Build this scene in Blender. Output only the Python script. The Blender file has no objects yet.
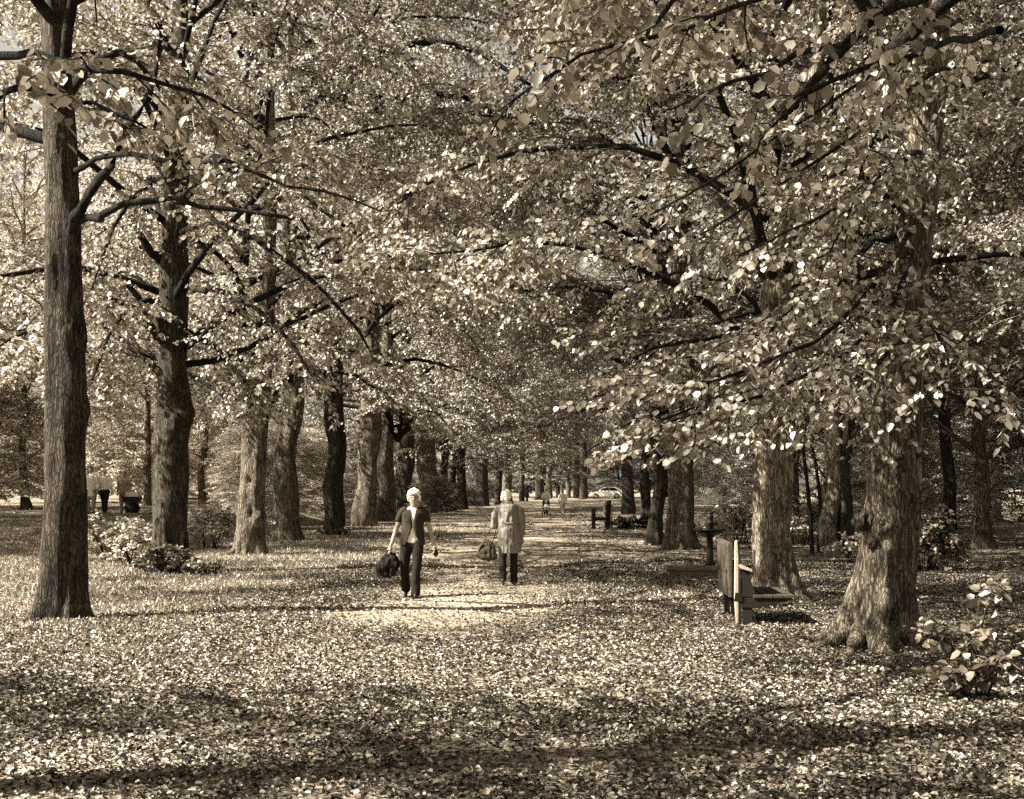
import bpy, bmesh, math, random
import numpy as np
from mathutils import Vector, Matrix, noise as mnoise

C = bpy.context.scene.collection
SC = bpy.context.scene
rng = np.random.default_rng(7)
random.seed(7)
R = math.radians

# ------------------------------------------------------------------ camera
CAMH = 1.65; F = 1300.0; CX = 512.0; HY = 489.0
cam_d = bpy.data.cameras.new('camera'); cam = bpy.data.objects.new('camera', cam_d); C.objects.link(cam)
cam.location = (0, 0, CAMH); cam.rotation_euler = (R(90), 0, 0)
cam_d.sensor_width = 36.0; cam_d.lens = 36.0 * F / 1024.0
cam_d.shift_y = (HY - 399.5) / 1024.0
cam_d.clip_start = 0.1; cam_d.clip_end = 2000
SC.camera = cam
# ------------------------------------------------------------------ light
SUN_EL, SUN_AZ = R(43), R(-106)        # azimuth from +Y, clockwise: sun stands left and a little behind the camera
w = bpy.data.worlds.new('World'); SC.world = w; w.use_nodes = True
nt = w.node_tree; nt.nodes.clear()
sky = nt.nodes.new('ShaderNodeTexSky'); sky.sky_type = 'NISHITA'; sky.sun_disc = False
sky.sun_elevation = SUN_EL; sky.sun_rotation = SUN_AZ; sky.dust_density = 2.0
bw = nt.nodes.new('ShaderNodeRGBToBW')
tint = nt.nodes.new('ShaderNodeMix'); tint.data_type = 'RGBA'; tint.blend_type = 'MULTIPLY'; tint.inputs[0].default_value = 1
tint.inputs[7].default_value = (1.0, 0.95, 0.85, 1)
bg = nt.nodes.new('ShaderNodeBackground'); bg.inputs[1].default_value = 0.05
wo = nt.nodes.new('ShaderNodeOutputWorld')
nt.links.new(sky.outputs[0], bw.inputs[0]); nt.links.new(bw.outputs[0], tint.inputs[6])
nt.links.new(tint.outputs[2], bg.inputs[0]); nt.links.new(bg.outputs[0], wo.inputs[0])
sd = bpy.data.lights.new('sun', 'SUN'); sd.energy = 5.0; sd.angle = R(0.5); sd.color = (1, 0.965, 0.90)
sun = bpy.data.objects.new('sun', sd); C.objects.link(sun)
dvec = Vector((math.sin(SUN_AZ) * math.cos(SUN_EL), math.cos(SUN_AZ) * math.cos(SUN_EL), math.sin(SUN_EL)))
sun.rotation_euler = dvec.to_track_quat('Z', 'Y').to_euler()
SC.view_settings.view_transform = 'Standard'; SC.view_settings.look = 'None'
SC.view_settings.exposure = 2.3; SC.view_settings.gamma = 1.0
SC.cycles.max_bounces = 6; SC.cycles.diffuse_bounces = 3; SC.cycles.glossy_bounces = 2
SC.cycles.transmission_bounces = 4; SC.cycles.transparent_max_bounces = 4
SC.cycles.use_denoising = False
SC.cycles.sample_clamp_indirect = 6

# ------------------------------------------------------------------ helpers
def at(x, y, Y):
    return Vector(((x - CX) * Y / F, Y, CAMH - (y - HY) * Y / F))

def smooth(a, b, x):
    t = np.clip((x - a) / (b - a), 0, 1); return t * t * (3 - 2 * t)

def gz(x, y):                                      # terrain height
    bank = 0.72 * smooth(9.5, 13.5, -np.asarray(x, float) + 0.04 * np.asarray(y, float) - 1.5) * smooth(30, 44, np.asarray(y, float))
    und = 0.025 * np.sin(np.asarray(x) * 0.9 + 1.3) * np.cos(np.asarray(y) * 0.55) + 0.012 * np.sin(np.asarray(x) * 2.3 + np.asarray(y) * 1.7)
    far = 0.45 * smooth(85, 150, np.asarray(y, float))
    return bank + und + far

def tag(o, label=None, cat=None, group=None, kind=None):
    if label: o['label'] = label
    if cat: o['category'] = cat
    if group: o['group'] = group
    if kind: o['kind'] = kind
    return o

def link(name, me, mat=None, parent=None, loc=None):
    o = bpy.data.objects.new(name, me); C.objects.link(o)
    if mat and me is not None and len(me.materials) == 0: me.materials.append(mat)
    if parent: o.parent = parent
    if loc is not None: o.location = loc
    return o

def empty(name, loc, label, cat, group=None, rz=0):
    o = bpy.data.objects.new(name, None); C.objects.link(o)
    o.location = loc; o.rotation_euler = (0, 0, rz); o.empty_display_size = 0.3
    return tag(o, label, cat, group)

def np_mesh(name, V, faces_flat, nper, smooth_=False, tone=None):
    me = bpy.data.meshes.new(name)
    V = np.asarray(V, np.float32); faces_flat = np.asarray(faces_flat, np.int32)
    me.vertices.add(len(V)); me.vertices.foreach_set('co', V.ravel())
    nf = len(faces_flat) // nper
    me.loops.add(len(faces_flat)); me.loops.foreach_set('vertex_index', faces_flat)
    me.polygons.add(nf); me.polygons.foreach_set('loop_start', np.arange(nf, dtype=np.int32) * nper)
    if smooth_: me.polygons.foreach_set('use_smooth', np.ones(nf, bool))
    if tone is not None:
        a = me.attributes.new('tone', 'FLOAT', 'FACE'); a.data.foreach_set('value', np.asarray(tone, np.float32))
    me.update(calc_edges=True)
    return me

def unit(v):
    return v / np.maximum(np.linalg.norm(v, axis=-1, keepdims=True), 1e-9)

def leaf_mesh(name, P, D, N, S, tone, simple=False, curl=1.0):
    """leaf blades: P base, D direction, N face normal, S length, all arrays"""
    D = unit(D); W = unit(np.cross(D, N)); N = unit(np.cross(W, D)); s = S[:, None]; n = len(P)
    if simple:
        V = np.stack([P, P + s * (.5 * D + .42 * W + .06 * N), P + s * 1.0 * D - s * .08 * N, P + s * (.5 * D - .42 * W + .06 * N)], 1).reshape(-1, 3)
        return np_mesh(name, V, np.arange(4 * n), 4, tone=tone)
    c = rng.uniform(-.04, .14, (n, 1)) * curl; t = rng.uniform(-.25, .02, (n, 1)) * curl
    V = np.stack([P, P + s * (.22 * D + .40 * W + c * N), P + s * (.68 * D + .36 * W + (c + t * .4) * N), P + s * (1.04 * D + t * N),
                  P + s * (.68 * D - .36 * W + (c + t * .4) * N), P + s * (.22 * D - .40 * W + c * N)], 1).reshape(-1, 3)
    b = (np.arange(n) * 6)[:, None]
    Fc = np.concatenate([b + np.array([[0, 1, 2, 3]]), b + np.array([[0, 3, 4, 5]])], 1).ravel()
    return np_mesh(name, V, Fc, 4, tone=np.repeat(tone, 2))

def tubes_mesh(name, curves, radii, sides=6, smooth_=True):
    """curves (N,K,3), radii (N,K) -> one mesh"""
    curves = np.asarray(curves, float); radii = np.asarray(radii, float)
    N_, K, _ = curves.shape
    T = np.gradient(curves, axis=1); T = unit(T)
    ref = np.where(np.abs(T[..., 2:3]) > .9, np.array([1., 0, 0]), np.array([0, 0, 1.]))
    U = unit(np.cross(T, ref)); Vv = np.cross(T, U)
    ang = np.arange(sides) * 2 * np.pi / sides
    ring = curves[:, :, None, :] + radii[:, :, None, None] * (np.cos(ang)[None, None, :, None] * U[:, :, None, :] + np.sin(ang)[None, None, :, None] * Vv[:, :, None, :])
    V = ring.reshape(-1, 3)
    idx = np.arange(N_ * K * sides).reshape(N_, K, sides)
    a = idx[:, :-1, :]; b = idx[:, 1:, :]
    q = np.stack([a, np.roll(a, -1, 2), np.roll(b, -1, 2), b], -1).reshape(-1)
    return np_mesh(name, V, q, 4, smooth_)

def resample(pts, K):
    """Catmull-Rom resample of a list of tuples (any width)"""
    p = np.asarray(pts, float); n = len(p)
    pp = np.vstack([2 * p[0] - p[1], p, 2 * p[-1] - p[-2]])
    seg = np.linalg.norm(np.diff(p[:, :3], axis=0), axis=1); cum = np.concatenate([[0], np.cumsum(seg)])
    out = []
    for d in np.linspace(0, cum[-1], K):
        i = min(int(np.searchsorted(cum, d, side='right') - 1), n - 2); t = (d - cum[i]) / max(seg[i], 1e-9)
        a, b, c, e = pp[i], pp[i + 1], pp[i + 2], pp[i + 3]
        out.append(.5 * ((2 * b) + (-a + c) * t + (2 * a - 5 * b + 4 * c - e) * t * t + (-a + 3 * b - 3 * c + e) * t ** 3))
    return np.array(out)

# ------------------------------------------------------------------ materials
def newmat(name):
    m = bpy.data.materials.new(name); m.use_nodes = True
    return m, m.node_tree, m.node_tree.nodes['Principled BSDF'], m.node_tree.nodes['Material Output']

def sepia(v, sat=1.0):
    """a toned grey of linear value v: dark tones brown, light tones cream"""
    k = min(1, v / .8)
    g = .785 + .155 * k; b = .515 + .30 * k
    g = 1 + (g - 1) * sat; b = 1 + (b - 1) * sat
    s = v / (.3 + .6 * g + .1 * b)
    return (s, s * g, s * b, 1)

def ramp(nt, stops, sat=1.0):
    r = nt.nodes.new('ShaderNodeValToRGB'); e = r.color_ramp.elements
    while len(e) < len(stops): e.new(.5)
    for i, (p, v) in enumerate(stops): e[i].position = p; e[i].color = sepia(v, sat)
    return r

def tex(nt, kind, scale, vec=None, detail=4, rough=.6):
    n = nt.nodes.new('ShaderNodeTex' + kind); n.inputs['Scale'].default_value = scale
    if kind == 'Noise': n.inputs['Detail'].default_value = detail; n.inputs['Roughness'].default_value = rough
    if vec: nt.links.new(vec, n.inputs['Vector'])
    return n

def plain(name, v, rough=.7, metal=0, nscale=30, amt=.25, bump=.1, coat=0, sat=1.0):
    m, nt, p, o = newmat(name)
    tc = nt.nodes.new('ShaderNodeTexCoord'); n = tex(nt, 'Noise', nscale, tc.outputs['Object'])
    r = ramp(nt, [(.3, v * (1 - amt)), (.7, v * (1 + amt))], sat)
    nt.links.new(n.outputs[0], r.inputs[0]); nt.links.new(r.outputs[0], p.inputs['Base Color'])
    p.inputs['Roughness'].default_value = rough; p.inputs['Metallic'].default_value = metal
    p.inputs['Coat Weight'].default_value = coat
    p.inputs['Specular IOR Level'].default_value = .5 if rough < .45 else .12
    if bump:
        b = nt.nodes.new('ShaderNodeBump'); b.inputs['Strength'].default_value = bump; b.inputs['Distance'].default_value = .01
        nt.links.new(n.outputs[0], b.inputs['Height']); nt.links.new(b.outputs[0], p.inputs['Normal'])
    return m

def bark_mat(name, lo, hi, scale=1.0):
    m, nt, p, o = newmat(name)
    tc = nt.nodes.new('ShaderNodeTexCoord')
    mp = nt.nodes.new('ShaderNodeMapping'); mp.inputs['Scale'].default_value = (1, 1, .11)
    nt.links.new(tc.outputs['Object'], mp.inputs[0])
    n0 = tex(nt, 'Noise', 3.0, tc.outputs['Object'], 5)
    wv = nt.nodes.new('ShaderNodeVectorMath'); wv.operation = 'MULTIPLY_ADD'
    nt.links.new(n0.outputs[1], wv.inputs[0]); wv.inputs[1].default_value = (.12, .12, .12); nt.links.new(mp.outputs[0], wv.inputs[2])
    v = tex(nt, 'Voronoi', 34 * scale, wv.outputs[0]); v.feature = 'DISTANCE_TO_EDGE'
    n1 = tex(nt, 'Noise', 20 * scale, wv.outputs[0], 9, .72)
    n2 = tex(nt, 'Noise', 60, tc.outputs['Object'], 6, .7)
    vr = nt.nodes.new('ShaderNodeMapRange'); vr.inputs[1].default_value = 0; vr.inputs[2].default_value = .25
    nt.links.new(v.outputs[0], vr.inputs[0])
    a = nt.nodes.new('ShaderNodeMath'); a.operation = 'MULTIPLY_ADD'; nt.links.new(vr.outputs[0], a.inputs[0]); a.inputs[1].default_value = .3; nt.links.new(n1.outputs[0], a.inputs[2])
    a2 = nt.nodes.new('ShaderNodeMath'); a2.operation = 'MULTIPLY_ADD'; nt.links.new(n2.outputs[0], a2.inputs[0]); a2.inputs[1].default_value = .2; nt.links.new(a.outputs[0], a2.inputs[2])
    a3 = nt.nodes.new('ShaderNodeMath'); a3.operation = 'MULTIPLY_ADD'; nt.links.new(n0.outputs[0], a3.inputs[0]); a3.inputs[1].default_value = .62; nt.links.new(a2.outputs[0], a3.inputs[2])
    r = ramp(nt, [(.52, lo * .22), (.66, lo), (.82, hi)]); 
    sc = nt.nodes.new('ShaderNodeMath'); sc.operation = 'MULTIPLY'; nt.links.new(a3.outputs[0], sc.inputs[0]); sc.inputs[1].default_value = .62
    nt.links.new(sc.outputs[0], r.inputs[0]); nt.links.new(r.outputs[0], p.inputs['Base Color'])
    p.inputs['Roughness'].default_value = .9; p.inputs['Specular IOR Level'].default_value = .15
    b = nt.nodes.new('ShaderNodeBump'); b.inputs['Strength'].default_value = 1.0; b.inputs['Distance'].default_value = .03
    nt.links.new(a2.outputs[0], b.inputs['Height']); nt.links.new(b.outputs[0], p.inputs['Normal'])
    return m

def leaf_mat(name, lo, hi, trans=.35, rough=.45):
    m, nt, p, o = newmat(name)
    nt.nodes.remove(p)
    at_ = nt.nodes.new('ShaderNodeAttribute'); at_.attribute_name = 'tone'
    r = ramp(nt, [(0, lo), (.6, (lo + hi) / 2), (1, hi)])
    nt.links.new(at_.outputs['Fac'], r.inputs[0])
    d = nt.nodes.new('ShaderNodeBsdfDiffuse'); t = nt.nodes.new('ShaderNodeBsdfTranslucent'); g = nt.nodes.new('ShaderNodeBsdfGlossy')
    g.inputs['Roughness'].default_value = rough; g.inputs['Color'].default_value = (.9, .85, .75, 1)
    mx = nt.nodes.new('ShaderNodeMixShader'); mx.inputs[0].default_value = trans
    nt.links.new(r.outputs[0], d.inputs[0]); nt.links.new(r.outputs[0], t.inputs[0])
    nt.links.new(d.outputs[0], mx.inputs[1]); nt.links.new(t.outputs[0], mx.inputs[2])
    m2 = nt.nodes.new('ShaderNodeMixShader'); m2.inputs[0].default_value = .07
    nt.links.new(mx.outputs[0], m2.inputs[1]); nt.links.new(g.outputs[0], m2.inputs[2]); nt.links.new(m2.outputs[0], o.inputs[0])
    return m

M = {}
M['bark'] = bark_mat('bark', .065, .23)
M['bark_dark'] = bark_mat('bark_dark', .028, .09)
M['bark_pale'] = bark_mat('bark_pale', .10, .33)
M['twig'] = plain('twig_bark', .016, .9, nscale=20, amt=.4)
M['limb'] = bark_mat('limb_bark', .008, .028)
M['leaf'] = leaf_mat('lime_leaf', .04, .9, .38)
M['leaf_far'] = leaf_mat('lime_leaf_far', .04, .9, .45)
M['leaf_shade'] = leaf_mat('shade_darkened_leaf', .03, .38, .3)  # lime leaf darkened: shade of the far avenue put into its colour
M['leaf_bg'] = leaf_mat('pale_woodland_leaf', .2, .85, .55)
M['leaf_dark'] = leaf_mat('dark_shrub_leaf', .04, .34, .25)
M['litter'] = leaf_mat('fallen_leaf', .010, .44, .08, .5)
M['grass'] = leaf_mat('grass_blade', .06, .32, .3)

def ground_mat(name, lo, mid, hi, s1, path=False):
    m, nt, p, o = newmat(name)
    tc = nt.nodes.new('ShaderNodeTexCoord'); ob = tc.outputs['Object']
    v = tex(nt, 'Voronoi', s1, ob); n = tex(nt, 'Noise', 9, ob, 8, .75); big = tex(nt, 'Noise', .35, ob, 4)
    sep = nt.nodes.new('ShaderNodeSeparateColor'); nt.links.new(v.outputs['Color'], sep.inputs[0])
    a = nt.nodes.new('ShaderNodeMath'); a.operation = 'MULTIPLY'; nt.links.new(sep.outputs[0], a.inputs[0]); nt.links.new(n.outputs[0], a.inputs[1])
    b = nt.nodes.new('ShaderNodeMath'); b.operation = 'MULTIPLY_ADD'; nt.links.new(big.outputs[0], b.inputs[0]); b.inputs[1].default_value = .5; nt.links.new(a.outputs[0], b.inputs[2])
    r = ramp(nt, [(.18, lo), (.42, mid), (.75, hi)]); nt.links.new(b.outputs[0], r.inputs[0]); nt.links.new(r.outputs[0], p.inputs['Base Color'])
    p.inputs['Roughness'].default_value = .95; p.inputs['Specular IOR Level'].default_value = .1
    bp = nt.nodes.new('ShaderNodeBump'); bp.inputs['Strength'].default_value = .7; bp.inputs['Distance'].default_value = .03
    nt.links.new(a.outputs[0], bp.inputs['Height']); nt.links.new(bp.outputs[0], p.inputs['Normal'])
    return m
M['ground'] = ground_mat('leaf_strewn_earth', .025, .11, .3, 18)
M['path'] = ground_mat('trodden_path', .07, .17, .29, 26)
M['road'] = plain('pale_road', .25, .9, nscale=3)

# ------------------------------------------------------------------ ground
def grid_mesh(name, xs, ys, zoff, wob=None):
    X, Y = np.meshgrid(xs, ys)
    if wob is not None: X = wob(X, Y)
    Z = gz(X, Y) + zoff
    V = np.stack([X, Y, Z], -1).reshape(-1, 3)
    i = np.arange(len(xs) * len(ys)).reshape(len(ys), len(xs))
    q = np.stack([i[:-1, :-1], i[:-1, 1:], i[1:, 1:], i[1:, :-1]], -1).reshape(-1)
    return np_mesh(name, V, q, 4, True)
xs = np.concatenate([np.linspace(-900, -60, 12), np.linspace(-55, 55, 221), np.linspace(60, 900, 12)])
ys = np.concatenate([np.linspace(-300, -12, 10), np.linspace(-10, 60, 141), np.linspace(62, 220, 80), np.linspace(240, 1500, 16)])
tag(link('ground', grid_mesh('ground', xs, ys, 0), M['ground']), kind='structure')
def axis(y): return -1.45 + .041 * y
def pw(X, Y):
    hw = 1.75 + .35 * np.sin(Y * .31 + 1) + .22 * np.sin(Y * 1.13)
    hw2 = 1.75 + .35 * np.sin(Y * .27 + 4) + .22 * np.sin(Y * .97 + 2)
    return axis(Y) + np.where(X > 0, X * hw2, X * hw)
tag(link('path', grid_mesh('path', np.linspace(-1, 1, 15), np.linspace(-8, 215, 450), .006, pw), M['path']), kind='structure')
def rd(X, Y): return X
tag(link('road', grid_mesh('road', np.linspace(4, 60, 57), np.linspace(152, 162, 6), .03), M['road']), kind='structure')
def bankpath(X, Y): return X
tag(link('side_path', grid_mesh('side_path', np.linspace(-24, -13.3, 30), np.linspace(44.5, 49.5, 14), .012), M['road']), kind='structure')

# ------------------------------------------------------------------ trees
def trunk_mesh(name, pts, flare=.55, fl_h=.9, lobes=5, seed=0, segs=36, step=.09, knots=(), rough=.035):
    """pts: list of (x,y,z,r) local; buttressed base, lumpy bark"""
    L = sum((Vector(a[:3]) - Vector(b[:3])).length for a, b in zip(pts, pts[1:]))
    K = max(12, int(L / step)); c = resample(pts, K)
    rnd = random.Random(seed); ph = [rnd.uniform(0, 6.28) for _ in range(4)]
    z0 = c[0, 2]; V = []
    lob = [(rnd.uniform(0, 6.28), rnd.uniform(.6, 1.5), rnd.uniform(.15, .32)) for _ in range(lobes)]
    for k in range(K):
        x, y, z, r = c[k]; h = max(0, z - z0)
        f = math.exp(-h / (fl_h * .38)) * flare
        for s in range(segs):
            a = 2 * math.pi * s / segs
            b = 0
            for la, lw, ls in lob:
                d = (a - la + math.pi) % (2 * math.pi) - math.pi
                b += lw * math.exp(-(d / ls) ** 2)
            wf = .12 * f + f * b * 1.6
            flu = .05 * math.sin(3 * a + ph[0] + z * .5) + .035 * math.sin(5 * a + ph[1] - z * .8) + .02 * math.sin(9 * a + ph[2])
            n = mnoise.noise(Vector((math.cos(a) * 1.3 + seed, math.sin(a) * 1.3, z * 1.1))) * .17 + \
                mnoise.noise(Vector((math.cos(a) * 5 + seed, math.sin(a) * 5, z * 2.2))) * rough * 1.3 + \
                mnoise.noise(Vector((math.cos(a) * 8 + seed, math.sin(a) * 8, z * .8))) * rough * (1.7 + 1.5 * math.exp(-h)) + \
                mnoise.noise(Vector((math.cos(a) * 12, math.sin(a) * 12 + seed, z * 6))) * rough * .7
            rr = r * (1 + wf + flu + n)
            px, py = math.cos(a), math.sin(a)
            for (kz, ka, kr, kh) in knots:
                dz = (h - kz) / kr; da = ((a - ka + math.pi) % (2 * math.pi) - math.pi) * r / kr
                d2 = dz * dz + da * da
                if d2 < 4: rr += kh * math.exp(-d2 * 1.4) * (1 + .9 * mnoise.noise(Vector((px * 9, py * 9, z * 16))))
            V.append((x + rr * px, y + rr * py, z - (0.04 if k == 0 else 0)))
    V.append(tuple(c[-1, :3])); top = len(V) - 1
    idx = np.arange(K * segs).reshape(K, segs)
    a_ = idx[:-1]; b_ = idx[1:]
    q = np.stack([a_, np.roll(a_, -1, 1), np.roll(b_, -1, 1), b_], -1).reshape(-1)
    # close the top by a collapsed quad fan
    t = idx[-1]; cap = np.stack([t, np.roll(t, -1), np.full(segs, top), np.full(segs, top)], -1)
    me = np_mesh(name, V, q, 4, True)
    return me

def branch_children(curves, n_per, t0, t1, len_fn, spread, droop, up, K=5, seed=0, jitter=.25):
    """children of each curve in curves (N,K0,3): returns (N*n_per,K,3), parent index, t"""
    g = np.random.default_rng(seed)
    N_, K0, _ = curves.shape
    t = (np.arange(n_per)[None, :] + g.uniform(0, 1, (N_, n_per))) / n_per
    t = t0 + (t1 - t0) * t
    u = t * (K0 - 1); i = np.minimum(u.astype(int), K0 - 2); fr = (u - i)[..., None]
    pi = np.arange(N_)[:, None]
    p = curves[pi, i] * (1 - fr) + curves[pi, i + 1] * fr
    T = unit(curves[pi, i + 1] - curves[pi, i])
    side = unit(np.cross(T, np.array([0, 0, 1.])) + 1e-6)
    sgn = np.where((np.arange(n_per)[None, :] % 2) == 0, 1, -1)[..., None]
    roll = g.normal(0, .35, (N_, n_per, 1))
    upv = np.array([0, 0, 1.])
    d = unit(T * np.cos(spread) + side * sgn * np.sin(spread) + upv * (up + roll) + g.normal(0, jitter, p.shape) * .5)
    Ln = len_fn(t, g)[..., None]
    out = [p]; cur = p; dd = d
    for k in range(1, K):
        dd = unit(dd + np.array([0, 0, -1.]) * droop / (K - 1) + g.normal(0, jitter * .35, p.shape))
        cur = cur + dd * Ln / (K - 1); out.append(cur)
    ch = np.stack(out, 2).reshape(-1, K, 3)
    return ch, np.repeat(np.arange(N_), n_per), t.reshape(-1)

def leaves_on(curves, n_per, size, seed, keep=None, down=.55, clump=None):
    g = np.random.default_rng(seed); N_, K, _ = curves.shape
    t = np.clip((np.arange(n_per)[None, :] + g.uniform(0, .9, (N_, n_per))) / n_per, 0, .999) * (K - 1)
    i = t.astype(int); fr = (t - i)[..., None]; pi = np.arange(N_)[:, None]
    p = curves[pi, i] * (1 - fr) + curves[pi, i + 1] * fr
    T = unit(curves[pi, i + 1] - curves[pi, i]); side = unit(np.cross(T, np.array([0, 0, 1.])) + 1e-6)
    sgn = np.where((np.arange(n_per)[None, :] % 2) == 0, 1, -1)[..., None]
    D = unit(T * .55 + side * sgn * .8 + np.array([0, 0, -down]) + g.normal(0, .28, p.shape))
    Nn = unit(np.array([0, 0, 1.]) * .8 + side * sgn * .35 + g.normal(0, .38, p.shape))
    S = size * g.uniform(.6, 1.25, (N_, n_per))
    tw = g.uniform(0, 1, (N_, 1))
    tone = np.clip(.3 * tw ** 1.5 + .7 * g.uniform(0, 1, (N_, n_per)) ** 2.1, 0, 1)
    P = (p + D * .02).reshape(-1, 3); D = D.reshape(-1, 3); Nn = Nn.reshape(-1, 3); S = S.reshape(-1); tone = tone.reshape(-1)
    return P, D, Nn, S, tone

def make_crown(seed, H=19, z0=3.6, z1=16.5, n_limb=26, Lmax=6.3, n_sub=14, n_twig=7, n_leaf=9, leaf=.085, low=3.0, simple=False, start=.32, trunk_r=.3, topx=(0, 0), thin=.75):
    """crown of a lime: arching limbs, drooping sprays. returns dict of meshes (branches, leaves), local to the base"""
    g = np.random.default_rng(seed)
    zz = np.linspace(z0, z1, n_limb) + g.normal(0, .25, n_limb)
    az = np.arange(n_limb) * 2.4 + g.normal(0, .3, n_limb) + seed
    rel = (zz - z0) / (z1 - z0)
    Ln = Lmax * (1.0 - .42 * rel ** 1.8) * g.uniform(.85, 1.1, n_limb)
    el = .55 + .5 * rel + g.normal(0, .12, n_limb)
    K = 9; cur = np.stack([topx[0] * zz / H + np.cos(az) * .1, topx[1] * zz / H + np.sin(az) * .1, zz], 1); pts = [cur]
    d = np.stack([np.cos(az) * np.cos(el), np.sin(az) * np.cos(el), np.sin(el)], 1)
    for k in range(1, K):
        gr = (-.16 if k > 2 else -.05)
        d = unit(d + np.array([0, 0, gr]) + g.normal(0, .1, d.shape)); cur = cur + d * (Ln / (K - 1))[:, None]; pts.append(cur)
    limbs = np.stack(pts, 1)
    lr = np.linspace(1, .16, K)[None, :] * (.016 + .009 * Ln)[:, None]
    subs, pi, t = branch_children(limbs, n_sub, start, 1.0, lambda t, g: (2.3 - 1.2 * t) * g.uniform(.6, 1.15, t.shape), .95, .55, .12, 6, seed + 1)
    tw, pj, tj = branch_children(subs, n_twig, .12, 1.0, lambda t, g: (.85 - .35 * t) * g.uniform(.6, 1.2, t.shape), .85, .5, .0, 4, seed + 2)
    # droop floor: nothing hangs below 'low'
    def lift(c):
        z = c[..., 2]; c = c.copy(); m = z < low + 1.0
        c[..., 2] = np.where(m, low + 1.0 + (z - low - 1.0) * .35, z); return c
    tw = lift(tw); subs = lift(subs); limbs = lift(limbs)
    tips = tw[:, -1]
    P, D, N_, S, tone = leaves_on(tw, n_leaf, leaf, seed + 3)
    P2, D2, N2, S2, tone2 = leaves_on(subs, n_leaf, leaf, seed + 5)
    P = np.vstack([P, P2]); D = np.vstack([D, D2]); N_ = np.vstack([N_, N2]); S = np.concatenate([S, S2]); tone = np.concatenate([tone, tone2])
    kp = g.uniform(0, 1, len(P)) < np.where(P[:, 2] > 9.5, thin, 1.0)
    P = P[kp]; D = D[kp]; N_ = N_[kp]; S = S[kp]; tone = tone[kp]
    lm = leaf_mesh('crown', P, D, N_, S, tone, simple)
    sm = tubes_mesh('b2', subs, np.linspace(.017, .006, 6)[None, :] * np.ones((len(subs), 1)), 4)
    ms = [lm, sm]; limb = []
    if simple: ms.append(tubes_mesh('b1', limbs, lr, 6))
    else:
        ms.append(tubes_mesh('b3', tw, np.linspace(.005, .0025, 4)[None, :] * np.ones((len(tw), 1)), 3))
        limb = [tubes_mesh('limb', limbs[q:q + 1], lr[q:q + 1], 9) for q in range(len(limbs))]
        for l_ in limb: l_.materials.append(M['limb'])
    n_ = len(P); c_ = join_meshes('crown', ms, [0] + [1] * (len(ms) - 1))
    return c_, limb, n_

def join_meshes(name, meshes, mats=None):
    """all-quad meshes into one; mats gives the material slot of each"""
    Vs = []; Fs = []; Ts = []; Ms = []; off = 0
    for q, me in enumerate(meshes):
        n = len(me.vertices); v = np.empty(n * 3, np.float32); me.vertices.foreach_get('co', v)
        f = np.empty(len(me.loops), np.int32); me.loops.foreach_get('vertex_index', f)
        nf = len(f) // 4; t = np.zeros(nf, np.float32)
        if 'tone' in me.attributes: me.attributes['tone'].data.foreach_get('value', t)
        Vs.append(v.reshape(-1, 3)); Fs.append(f + off); Ts.append(t); Ms.append(np.full(nf, mats[q] if mats else 0, np.int32)); off += n
        bpy.data.meshes.remove(me)
    me = np_mesh(name, np.vstack(Vs), np.concatenate(Fs), 4, False, np.concatenate(Ts))
    me.polygons.foreach_set('material_index', np.concatenate(Ms))
    return me

def hero_limbs(lines, seed, n_sub=8, sub_len=1.0, n_twig=5, n_leaf=8, leaf=.08, start=.3, droop=.6, twl=.5, K=14, side_thin=.008, up=.05, low=None):
    """lines: list of [(x,y,z,r)...] world. returns limb meshes, twig meshes and leaf data (world)"""
    cs = []; rs = []
    for ln in lines:
        c = resample(ln, K); g = np.random.default_rng(seed + len(cs))
        c[1:-1, :3] += g.normal(0, .012, (K - 2, 3)) + g.normal(0, 1, (K - 2, 3)) * c[1:-1, 3:4] * .3
        cs.append(c[:, :3]); rs.append(np.maximum(c[:, 3], .003))
    cs = np.array(cs); rs = np.array(rs)
    limbs = [tubes_mesh('limb', cs[q:q + 1], rs[q:q + 1] * (1 + .12 * np.sin(np.arange(K) * 2.3 + q))[None], 9) for q in range(len(cs))]
    subs, _, _ = branch_children(cs, n_sub, start, 1, lambda t, g: sub_len * g.uniform(.5, 1.15, t.shape), .8, droop, up, 6, seed + 1)
    tw, _, _ = branch_children(subs, n_twig, .15, 1, lambda t, g: twl * g.uniform(.5, 1.1, t.shape), .8, droop * .8, 0, 4, seed + 2)
    if low is not None:
        for c_ in (subs, tw):
            z_ = c_[..., 2]; x_ = c_[:, :1, 0]; y_ = c_[:, :1, 1]; lo_ = low + .28 * np.sin(x_ * 2.3 + y_ * 1.7) + .2 * np.sin(x_ * 5.1 - y_ * 3.3) - .45 * smooth(1.2, 2.6, x_); c_[..., 2] = np.where(z_ < lo_ + .35, lo_ + .35 + (z_ - lo_ - .35) * .45, z_)
    ms = [tubes_mesh('b', subs, np.linspace(side_thin, .004, 6)[None] * np.ones((len(subs), 1)), 5),
          tubes_mesh('b', tw, np.linspace(.004, .002, 4)[None] * np.ones((len(tw), 1)), 3)]
    a = leaves_on(tw, n_leaf, leaf, seed + 3); b = leaves_on(subs, n_leaf, leaf, seed + 4)
    lv = [np.concatenate([x, y]) for x, y in zip(a, b)]
    return limbs, join_meshes('low_foliage', [leaf_mesh('l', *lv)] + ms, [0, 1, 1])

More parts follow.
